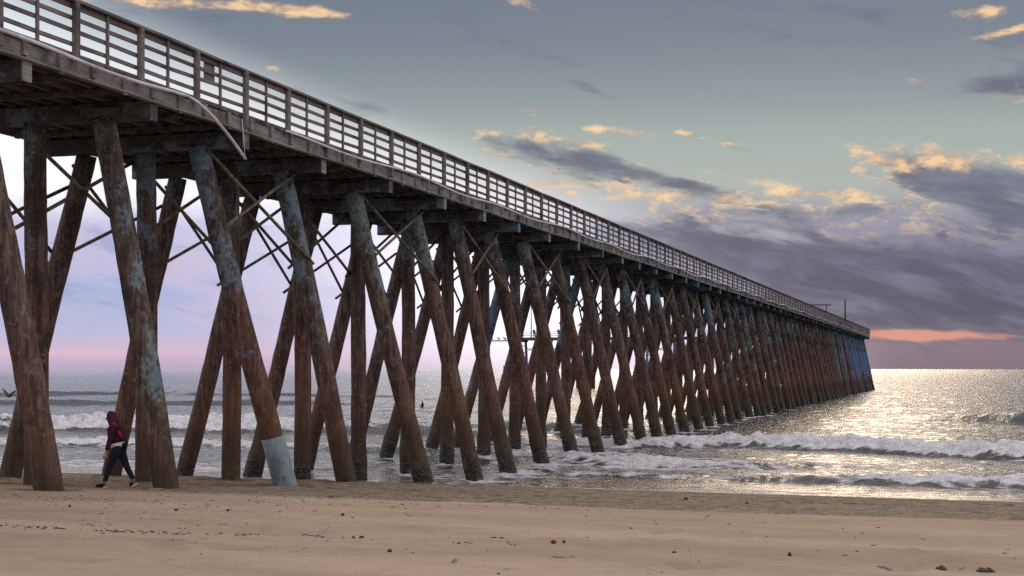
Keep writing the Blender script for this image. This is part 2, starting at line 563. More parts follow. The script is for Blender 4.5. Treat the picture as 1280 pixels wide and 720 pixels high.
def kx(k): return TOPK.get(k, k) * SP
PILES, FEET = {}, []
for k in range(-2, KEND + 1):
    rr = random.Random(100 + k)
    lean = LEAN.get(k, .3) * SP
    for row in ('near', 'mid', 'far'):
        sgn = {'near': -1, 'mid': 0, 'far': 1}[row]
        xt = (kx(k) if row == 'near' else k * SP) + rr.uniform(-.08, .08)
        yt = sgn * (1.75 if row == 'near' else 1.65) + rr.uniform(-.06, .06)
        slope = (0.184 + rr.uniform(-.012, .012)) if row == 'near' else (0.27 + rr.uniform(-.03, .03))
        if row == 'mid': slope = 0
        def at(z):
            d = ZC0 - z
            f = d / 8.3
            return Vector((xt + {'near': lean, 'mid': 0, 'far': -.15 * lean}[row] * f, yt + sgn * slope * d, z))
        zb = 0.0
        for _ in range(4):              # where it enters the ground
            p = at(zb); X, Y = p2w(p.x, p.y); zb = sand_at(X, Y)
        p = at(max(zb, 0.0)); FEET.append((*p2w(p.x, p.y), zb, row, k))
        PILES[row, k] = (at(ZC0 + 0.03), at(max(zb - 0.8, -4.0)))

# ------------------------------------------------------------------ beach and sea
def nonuni(core, n_core, outer, n_out):
    a = np.linspace(-core, core, n_core)
    b = core + (outer - core) * np.linspace(0, 1, n_out + 1)[1:] ** 2
    return np.concatenate([-b[::-1], a, b])

cs = nonuni(0.40, 420, 3.2, 18)
yr = [-80, -50, -30, -15, -5, 2, 6, 9]
yy = 11.0
while yy < 90:
    yr.append(yy); yy *= 1.0062
ys = np.array(yr)[:, None]
xs = cs[None, :] * np.maximum(ys, 14.0)
ys = np.broadcast_to(ys, xs.shape).copy()
zs = sand_height(xs, ys)
w_, v_ = shore(xs, ys)
trod = sstep(24, 29, w_ + 3 * fbm(v_ * 0.1, w_ * 0.1, 9, 2)) * (1 - sstep(37, 41, w_))
zs += 0.040 * trod * fbm(v_ * 1.1, w_ * 2.3, 21, 3) + 0.008 * fbm(v_ * 0.8, w_ * 2.6, 5, 3) * (1 - sstep(36, 40, w_))
# low scarps left by the last tides
def scarp(pts, hgt, wid, seed):
    pw = np.array([shore(*ray_to_sand(*p)[:2]) for p in pts])
    o = np.argsort(pw[:, 1])
    c = np.interp(v_, pw[o, 1], pw[o, 0]) + 0.25 * fbm(v_ * 1.2, v_ * 0, seed, 3)
    on = sstep(pw[o[0], 1] - .5, pw[o[0], 1], v_) * (1 - sstep(pw[o[-1], 1], pw[o[-1], 1] + .5, v_))
    q = (w_ - c) / wid
    return on * hgt * np.clip(0.6 + fbm(v_ * 2.5, w_ * 2, seed + 5, 3), 0, 2) * np.where(q < 0, np.exp(-(q * 2.2) ** 2), np.exp(-q ** 2))
zs += scarp([(-50, 654), (120, 659), (300, 664), (408, 669)], .05, .22, 301)
zs += scarp([(320, 663), (360, 664), (410, 667)], .07, .22, 305)
zs += scarp([(540, 677), (800, 676), (1300, 680)], .035, .3, 309)
zs += scarp([(-50, 632), (400, 630), (800, 634), (1330, 652)], .03, .25, 315)
# scattered footprints and scuffed heaps in the dry sand
fr = random.Random(3)
for _ in range(130):
    px, py = fr.uniform(0, 1280), 640 + 78 * fr.random() ** 1.3
    fx, fy, fz = ray_to_sand(px, py)
    a = fr.uniform(0.14, 0.34); b = a * fr.uniform(0.5, 0.9); dp = fr.uniform(0.02, 0.055)
    sel = (abs(xs - fx) < 0.8) & (abs(ys - fy) < 0.8)
    r2 = ((xs[sel] - fx) / a) ** 2 + ((ys[sel] - fy) / b) ** 2
    zs[sel] += dp * (-np.exp(-r2) + 0.55 * np.exp(-(np.sqrt(r2) - 1.45) ** 2 * 4))
# the walker's track coming in from the right
tx, ty, tz = ray_to_sand(148, 610.5)
for i in range(1, 26):
    fx, fy = tx + .35 + i * .62, ty + (.1 if i % 2 else -.1) + .02 * i
    sel = (abs(xs - fx) < 0.5) & (abs(ys - fy) < 0.5)
    r2 = ((xs[sel] - fx) / .15) ** 2 + ((ys[sel] - fy) / .10) ** 2
    zs[sel] += .035 * (-np.exp(-r2) + 0.5 * np.exp(-(np.sqrt(r2) - 1.5) ** 2 * 4))
# scour hollow, raised lip and damp ring at the foot of every pile on the sand
damp = np.zeros_like(zs)
for fx, fy, fz, row, k in FEET:
    if fz < 0.05 or k > 8: continue
    sel = (abs(xs - fx) < 1.8) & (abs(ys - fy) < 1.8)
    r = np.sqrt((xs[sel] - fx) ** 2 + (ys[sel] - fy) ** 2) + 0.12 * fbm(xs[sel] * 2 + k, ys[sel] * 2, 5, 2)
    zs[sel] += -0.14 * np.exp(-(r / .42) ** 2) + 0.05 * np.exp(-((r - .72) / .2) ** 2)
    damp[sel] = np.maximum(damp[sel], 1 - sstep(.45, 1.0, r))
tag(grid_mesh('beach', xs, ys, zs, M['sand'], {'damp': damp}), kind='structure')

# sea
cs = nonuni(0.42, 520, 3.2, 24)
yr = list(np.linspace(10, 33, 30))
yy = 33.5
while yy < 330:
    yr.append(yy); yy *= 1.0046
while yy < 1000:
    yr.append(yy); yy *= 1.008
while yy < 40000:
    yr.append(yy); yy *= 1.035
ys = np.array(yr)[:, None]
xs = cs[None, :] * ys
ys = np.broadcast_to(ys, xs.shape).copy()
w_, v_ = shore(xs, ys)
fade = 1 - sstep(120, 900, ys)
z = (0.07 * fbm(v_ * 0.42, w_ * 0.9, 31, 4, 0.6) + 0.06 * np.abs(fbm(v_ * 0.9 + 3, w_ * 1.5, 35, 3, 0.6))) * fade + 0.12 * fbm(v_ * 0.03, w_ * 0.13, 41, 3) * sstep(80, 140, w_) * fade
z += 0.13 * fbm(v_ * 0.11, w_ * 0.20, 47, 4, 0.6) * sstep(66, 120, w_) * (1 - sstep(500, 1000, ys))
z += 0.16 * fbm(v_ * 0.012, w_ * 0.075, 77, 3) * sstep(100, 180, w_) * (1 - sstep(900, 3000, ys))
foam = np.zeros_like(z)
# each wave crest: sight-line points along its foot (px, py), height, foam at those points
CRESTS = [
    # outer breaker right of the pier
    ([(600, 560, .12, .4), (700, 562, .28, .8), (800, 563, .42, 1), (900, 562, .52, 1), (1000, 565, .58, 1), (1100, 569, .60, .95), (1200, 574, .58, .9), (1300, 579, .55, .85), (1500, 592, .5, .8)], 0.8, 2.4),
    # breaker left of the pier
    ([(-200, 542, .75, .95), (0, 541, .8, 1), (100, 540, .8, 1), (200, 541, .8, 1), (300, 542, .75, 1), (380, 541, .55, .8), (450, 543, .55, .45), (560, 548, .5, .25), (650, 553, .2, .1)], 1.1, 3.6),
    ([(-200, 561, .26, .7), (0, 560, .28, .8), (150, 560, .28, .75), (300, 562, .26, .7), (420, 566, .22, .6), (520, 572, .2, .5), (600, 580, .15, .5)], 0.7, 1.8),
    ([(600, 570, .12, .5), (690, 578, .24, .95), (760, 585, .28, .9), (850, 589, .26, .7), (940, 590, .28, .45), (1010, 589, .26, .25), (1060, 588, .05, 0)], 0.55, 1.8),
    ([(560, 590, .1, .3), (700, 598, .12, .45), (800, 602, .15, .4), (880, 605, .18, .38), (960, 606, .22, .40), (1050, 608, .30, .5), (1140, 611, .32, .6), (1280, 614, .30, .5), (1500, 622, .25, .5)], 0.45, 1.3),
    ([(-200, 509, .4, 0), (0, 508, .5, .0), (150, 507, .45, 0), (320, 507, .5, 0), (430, 507, .2, 0)], 1.2, 4.0),
    ([(1080, 526, .02, 0), (1190, 529, .55, 0), (1280, 532, .85, .10), (1500, 540, .9, .2)], 1.1, 5.0),
    ([(-200, 497, .7, 0), (0, 496, .6, .0), (150, 495, .5, 0), (320, 497, .5, 0), (500, 498, .3, 0)], 1.8, 8.0),
    ([(560, 536, .1, 0), (620, 538, .4, .35), (700, 543, .5, .4), (760, 545, .3, .4), (800, 546, .1, .2)], 0.9, 3.0),
]
for ci, (pl, sf, sb) in enumerate(CRESTS):
    wl, vl, hl, fl = [], [], [], []
    for px, py, hh, ff in pl:
        X, Y = on_sea(px, py)
        a, b = shore(X, Y)
        wl.append(a); vl.append(b); hl.append(hh); fl.append(ff)
    o = np.argsort(vl)
    vl, wl, hl, fl = (np.array(q)[o] for q in (vl, wl, hl, fl))
    wc = np.interp(v_, vl, wl) + 0.55 * sf * fbm(v_ * 0.16, v_ * 0 + ci, 51 + ci, 3)
    end = sstep(vl[0] - 6, vl[0] + 3, v_) * (1 - sstep(vl[-1] - 3, vl[-1] + 6, v_))
    H = np.interp(v_, vl, hl) * end * (1 + 0.35 * fbm(v_ * 0.25, v_ * 0 + 3.3 * ci, 61 + ci, 3))
    FO = np.interp(v_, vl, fl) * end * (0.95 + 0.7 * fbm(v_ * 0.18, v_ * 0 + 5 * ci, 65 + ci, 3))
    ds = w_ - wc - 0.9 * sf
    prof = np.where(ds < 0, np.exp(-(ds / sf) ** 2), np.exp(-(ds / sb) ** 2))
    lump = fbm(v_ * 1.3, w_ * 1.9, 71 + ci, 4, 0.7) + 0.5 - 1.3 * np.abs(fbm(v_ * 0.8, w_ * 1.3, 171 + ci, 3, 0.6))
    fz = np.exp(-np.where(ds < 0, (ds / (sf * 1.35)) ** 4, (ds / (sb * 0.55)) ** 2))
    z += H * prof * (1 + 0.30 * lump * np.clip(FO, 0, 1))
    z += 0.17 * np.clip(FO, 0, 1) * fz * lump
    # trailing lace behind a broken wave
    trail = np.exp(-np.where(ds < 0, (ds / (sf * 1.7)) ** 2, (ds / (sb * 2.2)) ** 2)) * 0.40
    foam = np.maximum(foam, FO * np.maximum(fz, trail))
# thin swash film running up the sand with a lobed edge
sz = sand_height(xs, ys)
edge = 43.2 + 1.3 * fbm(v_ * 0.09, v_ * 0 + 2, 81, 2) + 0.35 * fbm(v_ * 0.5, v_ * 0 + 9, 83, 2)
film = sz - 0.25 + 0.262 * sstep(-0.35, 0.15, w_ - edge)
base = 0.10 + z * (0.25 + 0.75 * sstep(46, 54, w_))
near = (w_ < 60)
zz = np.where(near, np.maximum(base, film), base)
hidden = near & (w_ < edge - 0.4)
zz = np.where(hidden, sz - 0.3, zz)
shallow = 1 - sstep(46.0, 55.0, w_)
surf = sstep(45, 50, w_) * (1 - sstep(70, 90, w_)) * (0.30 + 0.34 * fbm(v_ * 0.06, w_ * 0.12, 91, 3))
# the surf is whiter under and left of the pier
surf *= 0.75 + 0.5 * (1 - sstep(-30, 0, v_))
foam = np.maximum(foam, surf)
foam = np.maximum(foam, 0.55 * np.exp(-((w_ - edge - 0.15) / 0.16) ** 2))
foam = np.maximum(foam, (0.30 + 0.3 * fbm(v_ * 0.1, w_ * 0.2, 93, 2)) * np.exp(-((w_ - 47.5) / 2.0) ** 2))
# wash breaking round the piles
for fx, fy, fz, row, k in FEET:
    if fz > 0.1 or k > 22: continue
    sel = (abs(xs - fx) < 2.6) & (abs(ys - fy) < 2.6)
    r = np.sqrt((xs[sel] - fx) ** 2 + (ys[sel] - fy) ** 2)
    rr_ = 0.55 + 0.35 * fbm(xs[sel] * 1.3, ys[sel] * 1.3, 97, 3)
    foam[sel] = np.maximum(foam[sel], (0.95 if row == 'near' else .7) * np.exp(-(r / (rr_ + .35)) ** 2))
    zz[sel] += 0.07 * np.exp(-((r - .3) / .25) ** 2) * (1 + fbm(xs[sel] * 4, ys[sel] * 4, 98, 2))
tag(grid_mesh('sea', xs, ys, zz, M['water'], {'foam': np.clip(foam, 0, 1), 'shallow': shallow}), kind='structure')

# ------------------------------------------------------------------ the pier
pier = empty('pier', (px0, py0, 0), math.pi / 2 - A)
tag(pier, 'long weathered timber pier on raking piles running out from the beach into the sea', 'pier')
def pile_pts(top, bot, nseg, seed, r=0.26):
    rr = random.Random(seed)
    top, bot = Vector(top), Vector(bot)
    pts, rad = [], []
    ph = rr.uniform(0, 6)
    for i in range(nseg + 1):
        t = i / nseg
        p = top.lerp(bot, t)
        p += Vector((math.sin(ph + t * 4.1), math.cos(ph * 1.7 + t * 3.3), 0)) * 0.035 * math.sin(math.pi * t)
        k = r * (0.97 + 0.10 * t) * (1 + rr.uniform(-0.02, 0.02))
        if p.z < 1.15 and bot.z < -0.3: k *= 1.13 + rr.uniform(-0.05, 0.07)
        pts.append(p); rad.append(k)
    return pts, rad

near_tops, mid_tops, far_tops = {}, {}, {}
stuff = MB()
for k in range(-2, KEND + 1):
    rr = random.Random(100 + k)
    for row in ('near', 'mid', 'far'):
        sgn = {'near': -1, 'mid': 0, 'far': 1}[row]
        top, bot = PILES[row, k]
        {'near': near_tops, 'mid': mid_tops, 'far': far_tops}[row][k] = (top.copy(), bot.copy())
        single = row == 'near' or k <= 17
        near_k = k < 14
        pts, rad = pile_pts(top, bot, 26 if near_k else 14, 500 + k * 3 + sgn, 0.262 if row != 'mid' else 0.25)
        n = 16 if near_k else 9
        if single:
            mb = MB().tube(pts, rad, n, True, 0.025 if near_k else 0.03, 900 + k * 3 + sgn)
            o = mb.build('pile', M['pile'], pier)
            paint = rr.uniform(0.0, 0.42); red = rr.uniform(0.45, 1.0); blu = rr.choice([0, 0, 0, .15, .3])
            if row == 'near':
                paint = {0: .42, 1: .50, 2: .46, 3: .36, 4: .30, 5: .1, 6: .3, 7: .4, 13: .6}.get(k, paint)
                blu = {1: .35, 2: .3, 0: .12}.get(k, blu)
                red = {0: .45, 1: 1.0, 2: .6}.get(k, red)
                if k >= 45: paint, blu = rr.uniform(.95, 1.3), rr.uniform(.75, 1)
                if k in (40, 43): paint, blu = .9, .6
                if k in (17, 21): paint, blu = .55, .12
            else:
                paint *= 0.8
                if row == 'mid' and k == 1: paint = .5
                if row == 'far' and k in (9, 12): paint, blu = .8, .5
            o.color = (paint, red, blu, 1)
            if row == 'near' and k == 1:
                o['label'] = 'raking pile with a smooth blue grey steel sleeve round its foot'
                d = (bot - top).normalized()
                zt = 2.30
                a = top.lerp(bot, (top.z - zt) / (top.z - bot.z))
                mbs = MB().tube([a, a.lerp(bot, .25), a.lerp(bot, .6), bot], [0.285, 0.29, 0.295, 0.3], 18)
                mbs.build('sleeve', M['sleeve'], o)
            if row == 'mid' and k == 1:
                a = top.lerp(bot, (top.z - 3.75) / (top.z - bot.z)); b = top.lerp(bot, (top.z - 3.62) / (top.z - bot.z))
                MB().tube([a, b], 0.285, 16).build('collar', M['steel'], o)
        else:
            stuff.tube(pts, rad, n, True, 0.03, 900 + k * 3 + sgn)
o = stuff.build('pile', M['pile'], pier)
o['kind'] = 'stuff'
o.color = (0.1, 0.8, 0.1, 1)

# cap beams across each row of piles
for k in range(-3, KEND + 1):
    rr = random.Random(300 + k)
    x = kx(k) * 0.55 + k * SP * 0.45
    mb = MB()
    w = 0.13
    y0, y1 = -EDGE + 0.05 + rr.uniform(-.06, .05), EDGE
    mb.box(x - w, x + w, y0, y1, ZC0, ZC1 - 0.003)
    c = mb.build('cap_beam', M['cap'], pier, 0.015)
    if k < 26:
        # grey end block set on the beam end
        MB().box(x - w - .015, x + w + .015, y0 - 0.05, y0 - 0.002, ZC0 - 0.04, ZC1 - 0.02).build('end_block', M['fascia'] if k % 3 else M['cap'], c, 0.01)
    # splice blocks above the pile heads
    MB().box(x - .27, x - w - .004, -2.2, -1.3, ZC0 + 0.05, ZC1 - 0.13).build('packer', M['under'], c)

# stringers: the outermost ones show as the pale fascia along the deck edge
def jag(x0, x1, step, y, z, amp, seed):
    rr = random.Random(seed)
    n = int((x1 - x0) / step)
    return [(x0 + (x1 - x0) * i / n, y + rr.uniform(-amp, amp), z + rr.uniform(-amp, amp)) for i in range(n + 1)]

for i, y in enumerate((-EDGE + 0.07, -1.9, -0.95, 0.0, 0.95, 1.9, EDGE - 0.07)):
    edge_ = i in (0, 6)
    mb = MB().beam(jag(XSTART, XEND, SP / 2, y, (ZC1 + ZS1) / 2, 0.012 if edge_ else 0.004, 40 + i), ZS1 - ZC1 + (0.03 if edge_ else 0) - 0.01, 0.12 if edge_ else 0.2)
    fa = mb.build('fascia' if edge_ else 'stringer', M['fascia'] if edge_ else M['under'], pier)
    if i == 0:
        far_blocks = MB()
        for j in range(200):
            x = XSTART + 0.6 + j * SP / 4
            if x > XEND - 0.3: break
            h = 0.27 if j % 2 else 0.40
            args = (x - .07, x + .07, y - .13, y - .064, ZS1 - h + 0.02, ZS1 + 0.02)
            if j < 99: MB().box(*args).build('block', M['fascia'], fa, 0.008)
            else: far_blocks.box(*args)
        fb = far_blocks.build('block', M['fascia'], fa)
        fb['kind'] = 'stuff'
        # thin lower batten under the fascia
        MB().beam(jag(XSTART, XEND, SP / 2, y - 0.07, ZC1 - 0.035, 0.014, 77), 0.035, 0.16).build('batten', M['fascia'], fa)

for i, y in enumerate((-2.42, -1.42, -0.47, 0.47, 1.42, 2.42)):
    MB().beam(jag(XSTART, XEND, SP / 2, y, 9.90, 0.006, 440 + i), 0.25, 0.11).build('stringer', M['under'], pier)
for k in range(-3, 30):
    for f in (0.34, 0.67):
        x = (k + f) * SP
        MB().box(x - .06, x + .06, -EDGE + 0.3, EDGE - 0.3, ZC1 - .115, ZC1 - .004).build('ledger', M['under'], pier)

# deck planks (the joints are real gaps in one mesh)
mb = MB()
x = XSTART
pr = random.Random(11)
while x < XEND - 0.3:
    e = pr.uniform(-.05, .05)
    mb.box(x, x + 0.283, -EDGE - 0.02 + e * .4, EDGE + 0.02 + e * .4, ZS1 + 0.02, ZD1)
    x += 0.29
mb.build('deck', M['deck'], pier)

# railings
def railing(y, seed, detailed):
    top = MB().beam(jag(XSTART, XEND, SP / 2, y, 11.19, 0.010, seed), 0.055, 0.22).build('railing', M['rail'], pier)
    s = 1 if y < 0 else -1
    MB().beam(jag(XSTART, XEND, SP / 2, y + .02 * s, 11.09, 0.008, seed + 1), 0.10, 0.045).build('rail', M['rail'], top)
    for i, z in enumerate((10.86, 10.60, 10.34)):
        MB().beam(jag(XSTART, XEND, SP / 2, y + .02 * s, z, 0.018, seed + 2 + i), 0.078, 0.045).build('rail', M['rail'], top)
    MB().beam(jag(XSTART, XEND, SP / 2, y + .02 * s, 10.125, 0.010, seed + 7), 0.10, 0.045).build('kerb_rail', M['rail'], top)
    far_p, far_b = MB(), MB()
    rr = random.Random(seed + 50)
    j = 0
    xx = XSTART + 0.26
    while xx < XEND - 0.1:
        dx = rr.uniform(-.03, .03)
        low = 9.80 if j % 4 == 2 else 10.0
        a = (xx - .075 + dx, xx + .075 + dx, y - .12 * s, y - .012 * s, low, 11.17)
        a = (a[0], a[1], min(a[2], a[3]), max(a[2], a[3]), a[4], a[5])
        b = (xx + 1.2 - .035, xx + 1.2 + .035, min(y - .06 * s, y - .012 * s), max(y - .06 * s, y - .012 * s), 10.08, 11.14)
        if detailed and j < 98:
            MB().box(*a).build('post', M['rail'], top, 0.01)
            MB().box(*b).build('baluster', M['rail'], top)
        else:
            far_p.box(*a)
            if b[1] < XEND: far_b.box(*b)
        xx += 2.43
        j += 1
    for mbx, nm in ((far_p, 'post'), (far_b, 'baluster')):
        if mbx.v:
            q = mbx.build(nm, M['rail'], top); q['kind'] = 'stuff'
    return top
near_rail = railing(-EDGE - 0.02, 600, True)
railing(EDGE + 0.02, 700, False)
# end railing across the seaward corner
mb = MB()
# conduit pipe clipped along the deck edge; its first length has broken loose and hangs down
yc = -EDGE - 0.17
def xk(px, L=LC - EDGE - 0.17, ):   # distance along the pier seen on that bearing
    Z = F * L / ((1206 - px) * math.cos(A))
    return (Z - L * math.sin(A)) / math.cos(A) - T0
xa, xb = xk(235), xk(302)
pts = [(x, yc + 0.01 * math.sin(x), ZS1 - 0.03 + 0.05 * math.sin(x * 0.9)) for x in np.arange(XSTART, xa, 0.7)]
for t in np.linspace(0, 1, 12):
    pts.append((xa + (xb - xa) * t, yc - 0.1 * t, ZS1 - 1.05 * t ** 1.5 ))
MB().tube(pts, 0.038, 9).build('conduit', M['conduit'], pier)['label'] = 'pale pipe broken loose, its free end hanging below the deck'
MB().tube([(xb - .02, yc - .1, ZS1 - 1.02), (xb - .02, yc - .02, ZS1 - .1)], 0.008, 6).build('hanging_wire', M['conduit'], pier)
xs_ = xk(358)
pts = []
for x in np.arange(xs_, XEND, 0.6):
    ph = (x - xs_) / (2 * SP)
    pts.append((x, yc + 0.01 * math.sin(x), ZS1 - 0.02 + 0.05 * math.cos(2 * math.pi * ph) - 0.03 * math.sin(x * 0.31)))
MB().tube(pts, 0.034, 8).build('conduit', M['conduit'], pier)['label'] = 'pale wavy pipe running on along the deck edge'

# cross bracing between neighbouring piles
def on_pile(tb, z):
    a, b = tb
    return a.lerp(b, (a.z - z) / (a.z - b.z))
def brace(tops, k, k2, z0, z1, off, mat, r=0.045):
    a, b = on_pile(tops[k], z0), on_pile(tops[k2], z1)
    d = (b - a).normalized()
    a = a + Vector((0, off, 0)) - d * 0.1
    b = b + Vector((0, off, 0)) + d * 0.25
    return MB().tube([a, b], r, 7)
nb = 0
far_br = MB()
for k in range(0, KEND - 1):
    if k % 2:
        for (z0, z1, kk, k2, o_) in ((9.25, 7.0, k, k + 1, -.27), (9.3, 7.55, k + 1, k, -.33)):
            m_ = brace(near_tops, kk, k2, z0, z1, o_, None)
            if k < 33: m_.build('brace', M['brace'], pier)
            else: far_br.add(m_.v, m_.f, True)
    if k < 15:
        brace(mid_tops, k, k + 1, 9.2, 7.2, .27, None, .048).build('brace', M['brace'], pier)
        brace(mid_tops, k + 1, k, 9.2, 7.2, .34, None, .048).build('brace', M['brace'], pier)
        brace(far_tops, k, k + 1, 9.1, 6.9, .27, None, .048).build('brace', M['brace'], pier)
        brace(far_tops, k + 1, k, 8.6, 6.7, .34, None, .048).build('brace', M['brace'], pier)
o = far_br.build('brace', M['brace'], pier); o['kind'] = 'stuff'

# wide platform across the seaward end, on blue piles
X0, X1 = KEND * SP + 1.25, KEND * SP + 9.0
YT = 66.5
mb = MB()
mb.box(X0, X1, EDGE + 0.06, YT, ZS1 + 0.02, ZD1)
plat = mb.build('end_platform', M['deck'], pier)
MB().box(X0 + .02, X0 + .16, EDGE + .1, YT - .02, ZC1 - .1, ZS1 + .015).build('edge_beam', M['under'], plat)
MB().box(X1 - .16, X1 - .02, EDGE + .1, YT - .02, ZC1 - .1, ZS1 + .015).build('edge_beam', M['under'], plat)
for i in range(12):
    y = 7.5 + i * 5.2
    MB().box(X0 + .1, X1 - .1, y - .2, y + .2, ZC0 - .05, ZC1 - .105).build('cap_beam', M['under'], plat)
    for (a, b) in ((X0 + 1.0, X0 - .4), (X1 - 1.0, X1 + .6)):
        o = MB().tube([(a, y, ZC0 - .04), ((a + b) / 2, y, 4), (b, y, -4)], [.26, .27, .3], 10).build('pile', M['pile'], plat)
        o.color = (1.2, .3, .95, 1)
    if i < 11:
        MB().tube([(X0 + .9, y, 9.2), (X0 + .5, y + 5.2, 6.4)], .07, 6).build('brace', M['under'], plat)
        MB().tube([(X0 + .75, y + 5.2, 9.2), (X0 + .35, y, 6.4)], .07, 6).build('brace', M['under'], plat)
for z, h in ((11.19, .08), (10.86, .09), (10.5, .09)):
    MB().box(X0 + .03, X0 + .09, EDGE + .1, YT - .1, z - h / 2, z + h / 2).build('rail', M['rail'], plat)
for i in range(26):
    y = EDGE + .4 + i * 2.5
    MB().box(X0 + .10, X0 + .22, y - .07, y + .07, ZD1, 11.15).build('post', M['rail'], plat)
MB().box(X0 + 1.2, X0 + 1.5, YT + .01, YT + 4.4, ZC1 - .35, ZC1 - .12).build('outrigger_beam', M['under'], plat)
# closing rail at the seaward corner of the walkway
for z in (11.19, 10.86, 10.6, 10.34):
    MB().box(XEND + .03, XEND + .08, -EDGE, EDGE, z - .05, z + .05).build('rail', M['rail'], plat)

def on_deck(px, L):
    Z = F * L / ((1206 - px) * math.cos(A))
    t = (Z - L * math.sin(A)) / math.cos(A)
    return p2w(t - T0, L - LC)

# jib post and tall pole near the end
X, Y = on_deck(1033, 18.6)
jp = empty('jib_post', (X, Y, ZD1))
tag(jp, 'thin dark post with a long horizontal arm rising above the far pier railing', 'post')
MB().tube([(0, 0, 0), (0, 0, 2.75)], .075, 8).build('mast', M['steel'], jp)
MB().box(-3.4, .65, -.07, .07, 2.755, 2.90).build('arm', M['steel'], jp)
X, Y = on_deck(1056.5, 18.0)
tp = empty('tall_pole', (X, Y, ZD1))
tag(tp, 'tall dark bare pole standing near the seaward end of the pier', 'pole')
MB().tube([(0, 0, 0), (0, 0, 2.2), (0, 0, 4.75)], [.15, .14, .11], 10).build('shaft', M['steel'], tp)
MB().tube([(0, 0, 0.002), (0, 0, .25)], .2, 10).build('collar', M['steel'], tp)
for px, lab in ((1051, 'dark box on the pier deck just left of the tall pole'), (1063, 'dark box on the pier deck just right of the tall pole'), (1075.5, 'dark box on the pier deck at the seaward corner')):
    X, Y = on_deck(px, 17.45)
    bx = empty('deck_box', (X, Y, ZD1), math.pi / 2 - A)
    tag(bx, lab, 'box', 'boxes along the far pier deck')
    MB().box(-.5, .5, -.26, .26, 0, .62).build('body', M['steel'], bx, .02)
    MB().box(-.54, .54, -.29, .29, .622, .70).build('lid', M['steel'], bx, .02)

# masts and people on the far platform
def on_plat(px, dx):
    # point on the platform dx seaward of its landward edge on that bearing
    x = X0 + dx
    # solve for y: bearing of p2w(x, y)
    lo, hi = EDGE, YT + 6
    for _ in range(50):
        m_ = (lo + hi) / 2
        X, Y = p2w(x, m_)
        if X / Y * F + 640 > px: lo = m_
        else: hi = m_
    return p2w(x, lo)
X, Y = on_plat(664, 3)
t_ = empty('slender_mast', (X, Y, ZD1)); tag(t_, 'slender grey mast on the far end platform, seen between piles', 'mast')
MB().tube([(0, 0, 0), (0, 0, 5), (0, 0, 10.5)], [.11, .09, .06], 8).build('shaft', M['plate'], t_)
MB().box(-.25, .25, -.25, .25, 0, .12).build('base_plate', M['steel'], t_)
X, Y = on_plat(701, 3)
t_ = empty('red_mast', (X, Y, ZD1)); tag(t_, 'thick red mast on the far end platform, seen between piles', 'mast')
MB().tube([(0, 0, 0), (0, 0, 5), (0, 0, 11)], [.19, .18, .15], 8).build('shaft', M['redpole'], t_)
MB().box(-.35, .35, -.35, .35, 0, .12).build('base_plate', M['steel'], t_)

M['skin'] = cloth('skin', (0.36, 0.2, 0.14), .2)
M['dark_cloth'] = cloth('dark_cloth', (0.03, 0.03, 0.04))
def small_person(name, x, y, z, lab, mat, arm=0.0):
    P = [(0, 0, .92), (0, 0, 1.15), (0, 0, 1.38), (0, 0, 1.5), (0, 0, 1.62), (0, 0, 1.72),
         (.1, 0, .86), (.11, .02, .48), (.11, 0, .08), (.11, -.14, .03), (-.1, 0, .86), (-.11, .03, .48), (-.11, 0, .08), (-.11, -.14, .03),
         (.2, 0, 1.36), (.26, -.05 - arm * .2, 1.1), (.24, -.15 - arm * .3, .98 + arm * .12), (-.2, 0, 1.36), (-.26, -.05 - arm * .2, 1.1), (-.24, -.15 - arm * .3, .98 + arm * .12)]
    Ed = [(0, 1), (1, 2), (2, 3), (3, 4), (4, 5), (0, 6), (6, 7), (7, 8), (8, 9), (0, 10), (10, 11), (11, 12), (12, 13), (2, 14), (14, 15), (15, 16), (2, 17), (17, 18), (18, 19)]
    Rr = [(.17, .11), (.16, .11), (.17, .11), .06, .1, .08, .09, .07, .05, .04, .09, .07, .05, .04, .07, .05, .035, .07, .05, .035]
    o = skin_mesh(name, P, Ed, Rr, mat, None, 1)
    o.location = (x, y, z)
    o.rotation_euler = (0, 0, -A)
    tag(o, lab, 'person')
    return o
for px, lab, mk in ((667.5, 'tiny person at the far platform rail just right of the slender mast', 'dark_cloth'), (698, 'tiny person at the far platform rail just left of the red mast', 'dark_cloth'), (727, 'tiny person at the far platform rail well right of the red mast', 'dark_cloth')):
    X, Y = on_plat(px, .65)
    small_person('person', X, Y, ZD1, lab, M[mk], .6)['group'] = 'people on the far platform'

# sign plate on the railing (its back is seen)
xl, xr = xk(258, LC - EDGE - .02), xk(271, LC - EDGE - .02)
sx, sy = p2w((xl + xr) / 2, -EDGE + .045)
sg = empty('notice_plate', (sx, sy, 10.9), math.pi / 2 - A)
tag(sg, 'small blank grey plate fixed to the upper rails near the hanging pipe', 'sign')
hw = (xr - xl) / 2
MB().box(-hw, hw, -.008, .008, -.24, .20).build('panel', M['plate'], sg)
for s in (-1, 1):
    MB().box(-hw * .6 if s < 0 else hw * .45, -hw * .45 if s < 0 else hw * .6, -.012, -.0085, .1, .14).build('bracket', M['steel'], sg)

